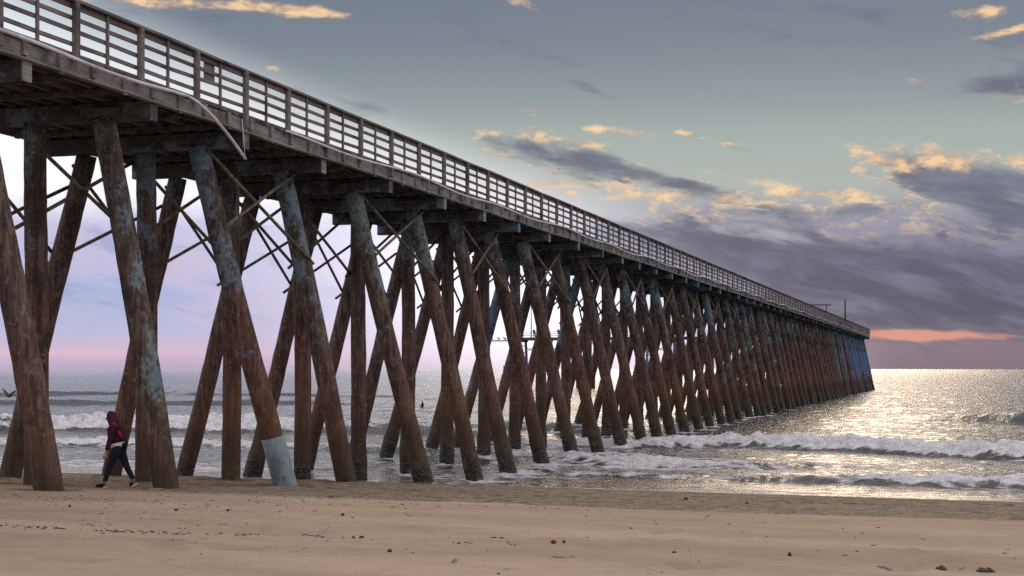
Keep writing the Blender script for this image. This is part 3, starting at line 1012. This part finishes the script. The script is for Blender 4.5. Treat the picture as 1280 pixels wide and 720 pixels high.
# ------------------------------------------------------------------ birds
M['gull_dark'] = cloth('gull_feathers', (0.06, 0.055, 0.06))
M['gull_grey'] = cloth('gull_grey', (0.22, 0.22, 0.24))
d = 95.0
gx, gz = (12 - 640) / F * d, EYE - (495 - HORIZ) / F * d
g = MB()
g.ellipsoid((0, 0, 0), (.26, .075, .08), 12, 9)
g.ellipsoid((-.27, 0, .045), (.075, .055, .06), 10, 7)
g.tube([(-.32, 0, .045), (-.40, 0, .03)], [.022, .006], 7)
g.add([(.18, -.05, .02), (.18, .05, .02), (.42, .09, .03), (.42, -.09, .03), (.18, -.05, -.01), (.18, .05, -.01), (.42, .09, .018), (.42, -.09, .018)],
      [(0, 1, 2, 3), (7, 6, 5, 4), (0, 3, 7, 4), (1, 5, 6, 2), (2, 6, 7, 3), (0, 4, 5, 1)])
gull = g.build('gull', M['gull_dark'])
gull.location = (gx, d, gz)
gull.rotation_euler = (0, R(-6), R(65))
tag(gull, 'dark gull flying low over the sea with wings raised in a V', 'gull')
for s in (-1, 1):
    wv, wf = [], []
    sec = [(0, .03, .13, .03), (.22, .20, .14, .022), (.40, .33, .11, .016), (.60, .44, .05, .008)]
    for (sy_, sz_, ch, th) in sec:
        for dx, dz in ((-ch, 0), (-ch * .3, th), (ch, 0), (-ch * .3, -th)):
            wv.append((dx + .35 * max(0, sy_ - .22) , s * (.05 + sy_), sz_ + dz))
    for i in range(3):
        for k in range(4):
            q = (i * 4 + k, i * 4 + (k + 1) % 4, i * 4 + 4 + (k + 1) % 4, i * 4 + 4 + k)
            wf.append(q if s > 0 else q[::-1])
    wf.append((12, 13, 14, 15))
    MB().add(wv, wf, True).build('wing', M['gull_dark'], gull)
# gulls perched on the outrigger beam
for i, (yy_, yaw) in enumerate(((YT + .9, 20), (YT + 2.2, -40), (YT + 3.7, 10))):
    X, Y = p2w(X0 + 1.35, yy_)
    g = MB()
    g.ellipsoid((0, 0, .3), (.34, .15, .16), 8, 6, Matrix.Rotation(R(18), 3, 'Y'))
    g.tube([(-.2, 0, .38), (-.27, 0, .55)], [.09, .07], 7)
    g.ellipsoid((-.29, 0, .6), (.1, .075, .08), 8, 6)
    g.tube([(-.36, 0, .6), (-.5, 0, .57)], [.03, .01], 6)
    g.tube([(0, .05, .2), (0, .05, 0)], .018, 5)
    g.tube([(0, -.05, .2), (0, -.05, 0)], .018, 5)
    b = g.build('perched_bird', M['gull_dark'])
    b.location = (X, Y, ZC1 - .12)
    b.rotation_euler = (0, 0, R(yaw))
    tag(b, ['dark bird perched on the far outrigger beam nearest the platform', 'dark bird perched mid-way along the far outrigger beam', 'dark bird perched at the free tip of the far outrigger beam'][i], 'bird', 'birds on the outrigger beam')

# ------------------------------------------------------------------ vessel far out
d = 1750.0
vx = (648.5 - 640) / F * d
vs = empty('moored_vessel', (vx, d, 0))
tag(vs, 'pale grey boxy vessel far off on the horizon, glimpsed between piles', 'vessel')
hl_ = 18.5
hull = [(-hl_, -4, 2.6), (-hl_, 4, 2.6), (hl_ * .86, 4, 2.6), (hl_, 0, 3.1), (hl_ * .86, -4, 2.6), (-hl_ + .8, -3.4, -1), (-hl_ + .8, 3.4, -1), (hl_ * .8, 3.2, -1), (hl_ * .88, 0, -1), (hl_ * .8, -3.2, -1)]
MB().add(hull, [(0, 4, 3, 2, 1), (5, 6, 7, 8, 9), (0, 1, 6, 5), (1, 2, 7, 6), (2, 3, 8, 7), (3, 4, 9, 8), (4, 0, 5, 9)]).build('hull', M['hull'], vs)
MB().box(-hl_ + .6, -hl_ + 7, -3, 3, 2.605, 7.6).build('deckhouse', M['hull'], vs)
MB().box(hl_ - 8, hl_ - 4, -2.6, 2.6, 2.605, 6.9).build('cabin', M['hull'], vs)
MB().tube([(-hl_ + 4, 0, 7.602), (-hl_ + 4, 0, 9.4)], .2, 6).build('mast', M['steel'], vs)

# ------------------------------------------------------------------ surfer sitting out in the water
X, Y = on_sea(529, 511.5)
bz = 0.16
sb_ = MB()
prof = [(-1.1, .06), (-.9, .2), (-.4, .27), (.2, .28), (.7, .22), (1.0, .12), (1.12, .03)]
sv, sf_ = [], []
for (xx, ww) in prof:
    rk = .10 * max(0, xx - .5) ** 1.5
    sv += [(xx, -ww, rk), (xx, 0, rk + .035), (xx, ww, rk), (xx, 0, rk - .035)]
for i in range(len(prof) - 1):
    for k in range(4): sf_.append((i * 4 + k, i * 4 + 4 + k, i * 4 + 4 + (k + 1) % 4, i * 4 + (k + 1) % 4))
sf_ += [(0, 1, 2, 3), tuple((len(prof) - 1) * 4 + q for q in (3, 2, 1, 0))]
board = sb_.add(sv, sf_, True).build('surfboard', cloth('board', (.25, .25, .27), .1))
board.location = (X, Y, bz)
board.rotation_euler = (0, 0, R(170))
tag(board, 'surfboard floating under the sitting surfer', 'surfboard')
P = [(0, 0, .10), (0.03, 0, .35), (.07, 0, .58), (.08, 0, .68), (.1, 0, .78), (.1, 0, .88), (.12, .2, .06), (.42, .3, -.03), (.42, .3, -.35), (.12, -.2, .06), (.42, -.3, -.03), (.42, -.3, -.35),
     (.07, .19, .56), (.2, .24, .33), (.36, .18, .16), (.07, -.19, .56), (.2, -.24, .33), (.36, -.18, .16)]
Ed = [(0, 1), (1, 2), (2, 3), (3, 4), (4, 5), (0, 6), (6, 7), (7, 8), (0, 9), (9, 10), (10, 11), (2, 12), (12, 13), (13, 14), (2, 15), (15, 16), (16, 17)]
s_ = skin_mesh('person', P, Ed, [(.12, .16), (.12, .15), (.12, .16), .06, .095, .07, .1, .075, .05, .1, .075, .05, .065, .05, .035, .065, .05, .035], M['dark_cloth'], None, 2)
s_.location = (X, Y, bz - .03)
s_.scale = (.85, .85, .78)
s_.rotation_euler = (0, 0, R(170))
tag(s_, 'tiny surfer in a dark wetsuit sitting in the water beyond the piles', 'person')

# ------------------------------------------------------------------ the walker
wx, wy, wz = ray_to_sand(148, 610.5)
walker = empty('person', (wx, wy, wz))
tag(walker, 'person in a maroon hooded jacket and dark leggings walking left between the pier piles', 'person')
M['maroon'] = cloth('maroon_cloth', (0.045, 0.015, 0.024))
M['hood'] = cloth('hood_cloth', (0.085, 0.018, 0.034))
M['crimson'] = cloth('crimson_cloth', (0.30, 0.022, 0.060), .3)
M['navy'] = cloth('leggings', (0.016, 0.016, 0.026))
M['white'] = cloth('white_cloth', (0.62, 0.60, 0.64), .1)
M['black'] = cloth('black_cloth', (0.012, 0.012, 0.014))
M['sole'] = cloth('white_rubber', (0.65, 0.63, 0.62), .1)
# continuous body
HP = (.01, 0, .84)
P = [HP, (-.02, 0, 1.0), (-.055, 0, 1.17), (-.075, 0, 1.32), (-.105, 0, 1.41), (-.155, 0, 1.50), (-.17, 0, 1.59),
     (-.03, -.09, .80), (-.165, -.095, .47), (-.275, -.095, .10), (-.37, -.095, .045), (-.44, -.095, .035),
     (.04, .09, .80), (.15, .09, .47), (.315, .09, .145), (.27, .09, .06), (.21, .09, .03),
     (-.075, -.18, 1.30), (-.12, -.215, 1.04), (-.20, -.20, .80), (-.225, -.195, .72),
     (-.075, .18, 1.30), (-.01, .215, 1.05), (-.06, .20, .84), (-.08, .195, .76)]
Ed = [(0, 1), (1, 2), (2, 3), (3, 4), (4, 5), (5, 6), (0, 7), (7, 8), (8, 9), (9, 10), (10, 11), (0, 12), (12, 13), (13, 14), (14, 15), (15, 16),
      (3, 17), (17, 18), (18, 19), (19, 20), (3, 21), (21, 22), (22, 23), (23, 24)]
Rr = [(.085, .12), (.085, .11), (.10, .135), (.085, .12), .05, .09, .08, .085, .055, .038, .033, .025, .085, .055, .038, .033, .025,
      .058, .042, .03, .035, .058, .042, .03, .035]
skin_mesh('body', P, Ed, Rr, M['skin'], walker)
# fingers of both hands, curled a little
for (hx, hy, hz) in ((-.225, -.195, .72), (-.08, .195, .76)):
    fm = MB()
    for q in range(4):
        o_ = (q - 1.5) * .018
        l_ = (.065, .078, .072, .055)[q]
        fm.tube([(hx + o_, hy, hz - .01), (hx + o_ - .004, hy - .004, hz - .02 - l_ * .55), (hx + o_ - .018, hy + .008, hz - .02 - l_)], [.0095, .0085, .006], 6)
    fm.tube([(hx - .025, hy + .008, hz + .015), (hx - .05, hy + .01, hz - .02), (hx - .05, hy + .012, hz - .05)], [.011, .009, .007], 6)
    fm.build('fingers', M['skin'], walker)
# nose and face hint inside the hood
MB().ellipsoid((-.255, 0, 1.49), (.022, .014, .022), 8, 6).build('nose', M['skin'], walker)
# jacket with sleeves
P = [(.0, 0, .945), (-.035, 0, 1.07), (-.06, 0, 1.19), (-.075, 0, 1.315), (-.09, 0, 1.37),
     (-.075, -.185, 1.305), (-.12, -.22, 1.04), (-.195, -.205, .815), (-.075, .185, 1.305), (-.01, .22, 1.05), (-.055, .205, .855)]
Ed = [(0, 1), (1, 2), (2, 3), (3, 4), (3, 5), (5, 6), (6, 7), (3, 8), (8, 9), (9, 10)]
skin_mesh('jacket', P, Ed, [(.155, .195), (.165, .19), (.17, .19), (.135, .165), .095, .085, .062, .052, .078, .062, .052], M['maroon'], walker)
# hood up over the head, running down onto the shoulders
skin_mesh('hood', [(-.065, 0, 1.33), (-.105, 0, 1.43), (-.145, 0, 1.52), (-.150, 0, 1.60), (-.135, 0, 1.66)], [(0, 1), (1, 2), (2, 3), (3, 4)], [(.12, .14), (.115, .125), (.13, .125), (.115, .11), (.06, .06)], M['hood'], walker)
# crimson scarf tail down the back
skin_mesh('scarf', [(-.12, -.05, 1.40), (-.03, -.10, 1.32), (.04, -.12, 1.20), (.085, -.11, 1.08)], [(0, 1), (1, 2), (2, 3)], [(.06, .075), (.065, .06), (.055, .05), (.04, .035)], M['crimson'], walker)
# white shirt hem
skin_mesh('shirt_hem', [(-.01, 0, 1.0), (.0, 0, .94), (.012, 0, .86)], [(0, 1), (1, 2)], [(.14, .18), (.15, .19), (.165, .205)], M['white'], walker)
# leggings
P = [(-.005, 0, .99), HP, (-.03, -.09, .79), (-.165, -.095, .47), (-.275, -.095, .13), (.04, .09, .79), (.15, .09, .47), (.305, .09, .165)]
skin_mesh('leggings', P, [(1, 0), (1, 2), (2, 3), (3, 4), (1, 5), (5, 6), (6, 7)], [(.13, .17), (.14, .185), .112, .074, .052, .105, .072, .052], M['navy'], walker)
# shoes
for (an, hl__, to) in (((-.275, -.095, .085), (-.255, -.095, .05), (-.47, -.095, .045)), ((.31, .09, .15), (.335, .09, .10), (.205, .09, .04))):
    an, hl__, to = Vector(an), Vector(hl__), Vector(to)
    md = hl__.lerp(to, .5)
    sh = skin_mesh('shoe', [hl__ + Vector((0, 0, .015)), md + Vector((0, 0, .015)), to + Vector((0, 0, 0)), an], [(0, 1), (1, 2), (0, 3)], [.052, .052, .038, .05], M['black'], walker)
    d_ = (to - hl__).normalized()
    up = Vector((0, 1, 0)).cross(d_)
    if up.z < 0: up = -up
    sp = MB()
    ring = []
    for s in (-1, 1):
        for t in (-.03, .06, .14, (to - hl__).length + .02):
            ring.append((t, s * (.045 if t < .2 else .03)))
    o4 = [ring[0], ring[1], ring[2], ring[3], ring[7], ring[6], ring[5], ring[4]]
    vs_ = [hl__ + d_ * t + Vector((0, s, 0)) - up * .045 for t, s in o4] + [hl__ + d_ * t + Vector((0, s, 0)) - up * .018 for t, s in o4]
    fs_ = [tuple(range(8)), tuple(reversed(range(8, 16)))] + [(i, (i + 1) % 8, 8 + (i + 1) % 8, 8 + i) for i in range(8)]
    sp.add(vs_, fs_).build('sole', M['sole'], sh)
# black bag behind the hip
bag = empty('shoulder_bag', (wx + .15, wy - .10, wz + .93))
tag(bag, 'black shoulder bag worn at the hip of the maroon hooded walker', 'bag')
skin_mesh('pouch', [(-.02, 0, .06), (.02, 0, .0), (.075, 0, -.015)], [(0, 1), (1, 2)], [(.06, .07), (.075, .08), (.04, .05)], M['black'], bag)
MB().tube([(-.03, -.02, .08), (-.10, -.06, .22), (-.19, -.08, .36), (-.26, -.02, .44)], .012, 6).build('strap', M['black'], bag)

# ------------------------------------------------------------------ seaweed scraps
def clump(px, py, wpx, hpx, lab, seed, group):
    X, Y, Z = ray_to_sand(px, py)
    rr = random.Random(seed)
    s = Y / F
    a, h = wpx * s / 2, hpx * s
    mb = MB()
    mb.ellipsoid((0, 0, h * .25), (a * .7, a * .5, h * .55), 9, 6)
    for i in range(9):
        th = rr.uniform(0, 2 * math.pi)
        r1 = a * rr.uniform(.5, 1.0)
        mb.tube([(0, 0, h * .4), (r1 * .5 * math.cos(th), r1 * .4 * math.sin(th), h * rr.uniform(.5, 1.0)), (r1 * math.cos(th), r1 * .8 * math.sin(th), h * .05)], [h * .18, h * .2, h * .1], 5)
    o = mb.build('seaweed_clump', M['weed'])
    o.location = (X, Y, Z)
    tag(o, lab, 'seaweed', group)
GW = 'seaweed scraps on the sand'
clump(1176, 713, 18, 6, 'dark seaweed clump at the bottom right edge, left one of the larger pair', 1, GW)
clump(1231, 715, 26, 6, 'dark seaweed clump at the bottom right edge, right and widest of the pair', 2, GW)
clump(987, 695.5, 6, 5, 'round dark seaweed lump alone on pale sand, below the wet band right of centre', 3, GW)
clump(857, 625, 8, 4, 'flat dark seaweed scrap on smooth wet sand near the water, left of two', 4, GW)
clump(933, 630, 7, 3, 'flat dark seaweed scrap on smooth wet sand near the water, right of two', 5, GW)
for i, (px, py, w_px, h_px) in enumerate(((87, 633.5, 4, 3), (220, 640.5, 6, 3), (452, 672.5, 8, 3), (487, 690, 7, 4), (442, 673, 4, 3), (692, 679, 9, 4), (705, 678, 5, 3), (428, 646, 6, 3), (872, 704, 10, 4),
                                         (843, 690, 8, 2.5), (285, 640, 5, 2.5), (1182, 636, 3, 2))):
    clump(px, py, w_px, h_px, 'small dark scrap of seaweed lying on the dry sand', 20 + i, GW)
# thin wrack line of dried weed and a scuffed ridge across the sand: too fine to count
mb = MB()
wr = random.Random(5)
def wrack(x0, x1, y0, y1, n, sp):
    for _ in range(n):
        f = wr.random()
        px, py = x0 + (x1 - x0) * f, y0 + (y1 - y0) * f + wr.gauss(0, sp) + 2.0 * math.sin(f * 9)
        X, Y, Z = ray_to_sand(px, py)
        l = wr.uniform(.008, .04)
        th = wr.gauss(0, .5)
        mb.tube([(X - l * math.cos(th), Y - l * math.sin(th), Z + .004), (X, Y, Z + wr.uniform(.004, .011)), (X + l * math.cos(th), Y + l * math.sin(th), Z + .004)], [.002, .006, .002], 4)
wrack(0, 240, 655, 664, 150, 1.6)
wrack(120, 330, 662, 666, 90, 1.2)
wrack(320, 408, 664, 668, 110, 1.4)
wrack(560, 660, 676, 677, 80, 1.3)
wrack(640, 1280, 648, 690, 40, 14)
wrack(0, 640, 640, 690, 40, 14)
wrack(100, 1280, 628, 636, 160, 5)
wrack(0, 600, 620, 626, 90, 4)
wrack(600, 1280, 618, 636, 160, 3)
tag(mb.build('seaweed_litter', M['weed']), 'thin broken line of dried seaweed bits along the sand', 'seaweed', kind='stuff')

# ------------------------------------------------------------------ sky
SUN_EL, SUN_AZ = 13.0, 9.0     # degrees; azimuth to the right of straight ahead
world = bpy.data.worlds.new('World')
scene.world = world
world.use_nodes = True
t = NT(world.node_tree)
dirv = t.node('ShaderNodeTexCoord').outputs['Generated']
dx_, dy_, dz_ = t.xyz(dirv)
U = dx_.atan2(dy_) * F
V = dz_ / ((dx_ * dx_ + dy_ * dy_).sqrt().max(0.02)) * F
PX, PY = U + 640.0, 461.0 - V       # handy units: 1/1898 radian, horizon at 461

# long wind-drawn streaks, tilted a little, curling where the warp is strong
sx_ = PX * 0.978 + PY * 0.208
sy_ = PY * 0.978 - PX * 0.208
warp = t.noisec(t.vec(sx_ * (1 / 330.0), sy_ * (1 / 110.0), 3.0), 1.0, 2)
wq = t.addv(t.vec(sx_ * (1 / 250.0), sy_ * (1 / 58.0), 0.0), t.scale(warp, 1.1, 1.5, 0))
n_big = t.noise(wq, 1.0, 8, 0.60, 0.15)
n_fine = t.noise(t.addv(t.scale(wq, 2.3, 2.0, 1), t.vec(7.0, 3.0, 1.0)), 1.0, 7, 0.62)
n_soft = t.noise(t.vec(PX * (1 / 420.0), PY * (1 / 110.0), 9.0), 1.0, 4, 0.5)
n_puff = t.noise(t.addv(t.vec(PX * (1 / 46.0), PY * (1 / 20.0), 5.0), t.scale(warp, 1.2, 1.2, 0)), 1.0, 7, 0.66)

def blob(cx, cy, rx, ry, rot=0.0, k=1.0):
    az = math.atan((cx - 640) / F)
    cx = 640 + az * F
    cy = 461 - (461 - cy) * math.cos(az)
    a, b = PX - cx, PY - cy
    c, s = math.cos(R(rot)), math.sin(R(rot))
    p = (a * (c / rx) + b * (s / rx))
    q = (b * (c / ry) - a * (s / ry))
    return ((p * p + q * q) * -1.0).exp() * k
def total(bl):
    s = blob(*bl[0])
    for b in bl[1:]: s = s + blob(*b)
    return s

h = (PY * (1 / 700.0) + 0.3).min(1.0).max(0.0)        # 0.3 = top of frame, .958 = horizon
def hp(py): return py / 700.0 + 0.3
clear = t.ramp(h, [(0.0, lin(150, 158, 172)), (hp(-60), lin(122, 132, 148)), (hp(0), lin(116, 126, 141)), (hp(60), lin(124, 134, 146)), (hp(120), lin(142, 153, 158)),
                   (hp(180), lin(164, 176, 172)), (hp(235), lin(172, 180, 176)), (hp(290), lin(146, 148, 168)), (hp(340), lin(120, 120, 148)), (hp(400), lin(112, 110, 132)), (hp(430), lin(134, 118, 134)), (hp(461), lin(122, 111, 125))])
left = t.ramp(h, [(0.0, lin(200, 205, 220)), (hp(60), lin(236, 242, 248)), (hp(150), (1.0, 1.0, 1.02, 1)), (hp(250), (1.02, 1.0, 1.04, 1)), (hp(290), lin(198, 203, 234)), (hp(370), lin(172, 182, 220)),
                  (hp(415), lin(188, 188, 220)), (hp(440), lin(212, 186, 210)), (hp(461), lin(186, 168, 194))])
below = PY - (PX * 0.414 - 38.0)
G = below.step(-42, 100) * (1.0 - PX.step(860, 1130)) * PX.step(-900, -200)  # halo painted into the sky, its slanted edge following the near rail
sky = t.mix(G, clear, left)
# cloud bars low on the left
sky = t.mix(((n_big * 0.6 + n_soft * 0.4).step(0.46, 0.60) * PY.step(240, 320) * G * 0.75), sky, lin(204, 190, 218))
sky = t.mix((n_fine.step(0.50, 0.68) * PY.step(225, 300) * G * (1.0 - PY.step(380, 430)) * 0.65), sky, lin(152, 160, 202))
# white burst behind the piles
sky = t.mix((blob(640, 370, 220, 100, 12, 1.0)).min(1.0), sky, (1.25, 1.18, 1.28, 1))
# dark clouds
D = total([(1130, 345, 330, 50, 6, 1.0), (1260, 400, 260, 40, 0, .8), (880, 300, 170, 32, 12, .75), (735, 205, 110, 20, 13, .80), (850, 226, 70, 13, 13, .6), (600, 180, 50, 14, 10, .5),
           (1190, 222, 100, 26, 15, .85), (1290, 262, 80, 30, 0, .7), (1030, 262, 110, 16, -4, .55), (960, 205, 60, 12, 20, .45),
           (1265, 104, 60, 14, 0, .75), (960, 8, 150, 14, 6, .6), (1260, 52, 50, 12, 0, .45), (740, 112, 50, 7, 22, .40), (250, 26, 180, 10, 4, .35), (1060, 60, 160, 12, 10, .3)])
dm = (D + (n_big - 0.5) * 2.4 + (n_fine - 0.5) * 1.0 + (n_puff - 0.5) * 0.9 - 0.33).step(-0.14, 0.58)
dark = t.mix(PY.step(180, 380), lin(100, 106, 124), lin(82, 84, 106))
dark = t.mix((n_fine.step(0.40, 0.72)) * 0.8, dark, lin(126, 128, 150))
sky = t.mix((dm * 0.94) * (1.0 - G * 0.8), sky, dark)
# cream light caught by the thin edges
rim = dm.step(0.02, 0.25) * (1.0 - dm.step(0.25, 0.75)) * n_puff.step(0.44, 0.60) * PY.step(120, 170) * (1.0 - PY.step(255, 330)) * PX.step(520, 620)
sky = t.mix(rim * 0.75, sky, lin(240, 206, 168))
# pale torn gaps in the bank
gap = (total([(930, 290, 90, 15, 12, .65), (1080, 300, 80, 9, 5, .4), (820, 246, 110, 7, 3, .5), (1000, 330, 60, 8, 8, .3)]) + (n_fine - 0.5) * 2.2 - 0.42).step(0.0, 0.5)
sky = t.mix(gap * 0.6, sky, lin(188, 188, 194))
# sunlit tops and torn edges
O = total([(655, 163, 26, 9, 0, .85), (720, 178, 46, 9, 4, .9), (745, 163, 20, 6, 0, .8), (795, 168, 40, 7, 0, .75), (855, 165, 14, 5, 0, .95), (604, 163, 14, 6, 0, .7), (585, 176, 24, 5, 0, .7), (820, 245, 90, 8, 2, .9),
           (1020, 242, 110, 10, 3, .95), (1180, 195, 80, 15, 10, 1.05), (1105, 203, 50, 10, 20, .9), (1285, 198, 24, 10, 0, .9), (1235, 16, 36, 9, 0, .95), (1250, 41, 40, 6, -8, .95), (1270, 110, 60, 10, 0, .35), (655, 6, 28, 9, 20, .85),
           (330, 9, 110, 9, 5, .9), (190, 4, 80, 8, 0, .85), (400, 16, 30, 6, 6, .8), (338, 86, 14, 6, -10, .8), (1141, 102, 14, 5, 0, .85), (620, 240, 70, 10, 5, .6), (430, 205, 80, 10, 10, .5), (930, 222, 70, 6, 10, .5), (780, 222, 30, 5, 20, .5)])
om = (O + (n_puff - 0.5) * 2.6 + (n_fine - 0.5) * 1.2 - 0.40).step(-0.05, 0.85) * O.step(0.05, 0.3)
orange = t.mix(n_puff.step(0.40, 0.62), lin(206, 168, 146), lin(255, 216, 166))
sky = t.mix(om * 0.88, sky, orange)
# salmon strip above the horizon on the right
band = (blob(1150, 419, 125, 7.5, 1.0, 1.3) + (n_fine - 0.5) * 2.2 + (n_puff - 0.5) * 1.0).step(0.35, 1.1) * PX.step(1000, 1090)
sky = t.mix(band * 0.8, sky, lin(230, 160, 138))
band2 = (blob(60, 442, 300, 8, 0, 1.0) + (n_soft - 0.5) * 0.9 + (n_fine - 0.5) * 0.8).step(0.4, 0.95)
sky = t.mix(band2 * 0.38, sky, lin(236, 190, 206))
# the rest of the sky dome: pale overcast, brightened to light the near faces
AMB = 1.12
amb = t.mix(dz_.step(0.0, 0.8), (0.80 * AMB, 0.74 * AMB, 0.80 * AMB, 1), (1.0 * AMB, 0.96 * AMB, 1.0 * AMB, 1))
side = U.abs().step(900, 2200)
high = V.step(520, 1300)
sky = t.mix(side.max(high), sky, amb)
sky = t.mix((V * -1.0).step(2, 40), sky, (0.16, 0.14, 0.13, 1))
nis = t.node('ShaderNodeTexSky', sky_type='NISHITA')
nis.sun_disc = False
nis.sun_elevation = R(SUN_EL)
nis.sun_rotation = R(SUN_AZ)
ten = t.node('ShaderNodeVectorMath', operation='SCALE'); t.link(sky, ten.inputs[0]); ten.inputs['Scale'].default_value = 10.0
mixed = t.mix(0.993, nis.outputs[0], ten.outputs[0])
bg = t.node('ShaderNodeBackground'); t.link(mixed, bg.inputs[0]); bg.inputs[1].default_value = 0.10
out = t.node('ShaderNodeOutputWorld'); t.link(bg.outputs[0], out.inputs[0])
world.cycles.sampling_method = 'MANUAL'
world.cycles.sample_map_resolution = 512

sun = bpy.data.lights.new('sun', 'SUN')
sun.energy = 0.5
sun.angle = R(18)
sun.color = (1.0, 0.78, 0.54)
so = bpy.data.objects.new('sun', sun)
COL.objects.link(so)
dv = Vector((math.sin(R(SUN_AZ)) * math.cos(R(SUN_EL)), math.cos(R(SUN_AZ)) * math.cos(R(SUN_EL)), math.sin(R(SUN_EL))))
so.rotation_euler = dv.to_track_quat('Z', 'Y').to_euler()

# ------------------------------------------------------------------ view
vs = scene.view_settings
vs.view_transform = 'Standard'
vs.look = 'None'
vs.exposure = 0.0
vs.gamma = 1.0
vs.use_curve_mapping = False
scene.cycles.use_denoising = False
scene.cycles.max_bounces = 4
scene.cycles.diffuse_bounces = 2
scene.cycles.glossy_bounces = 3
scene.cycles.use_adaptive_sampling = True
scene.cycles.adaptive_threshold = 0.02

bpy.data.scenes.remove(TMP)
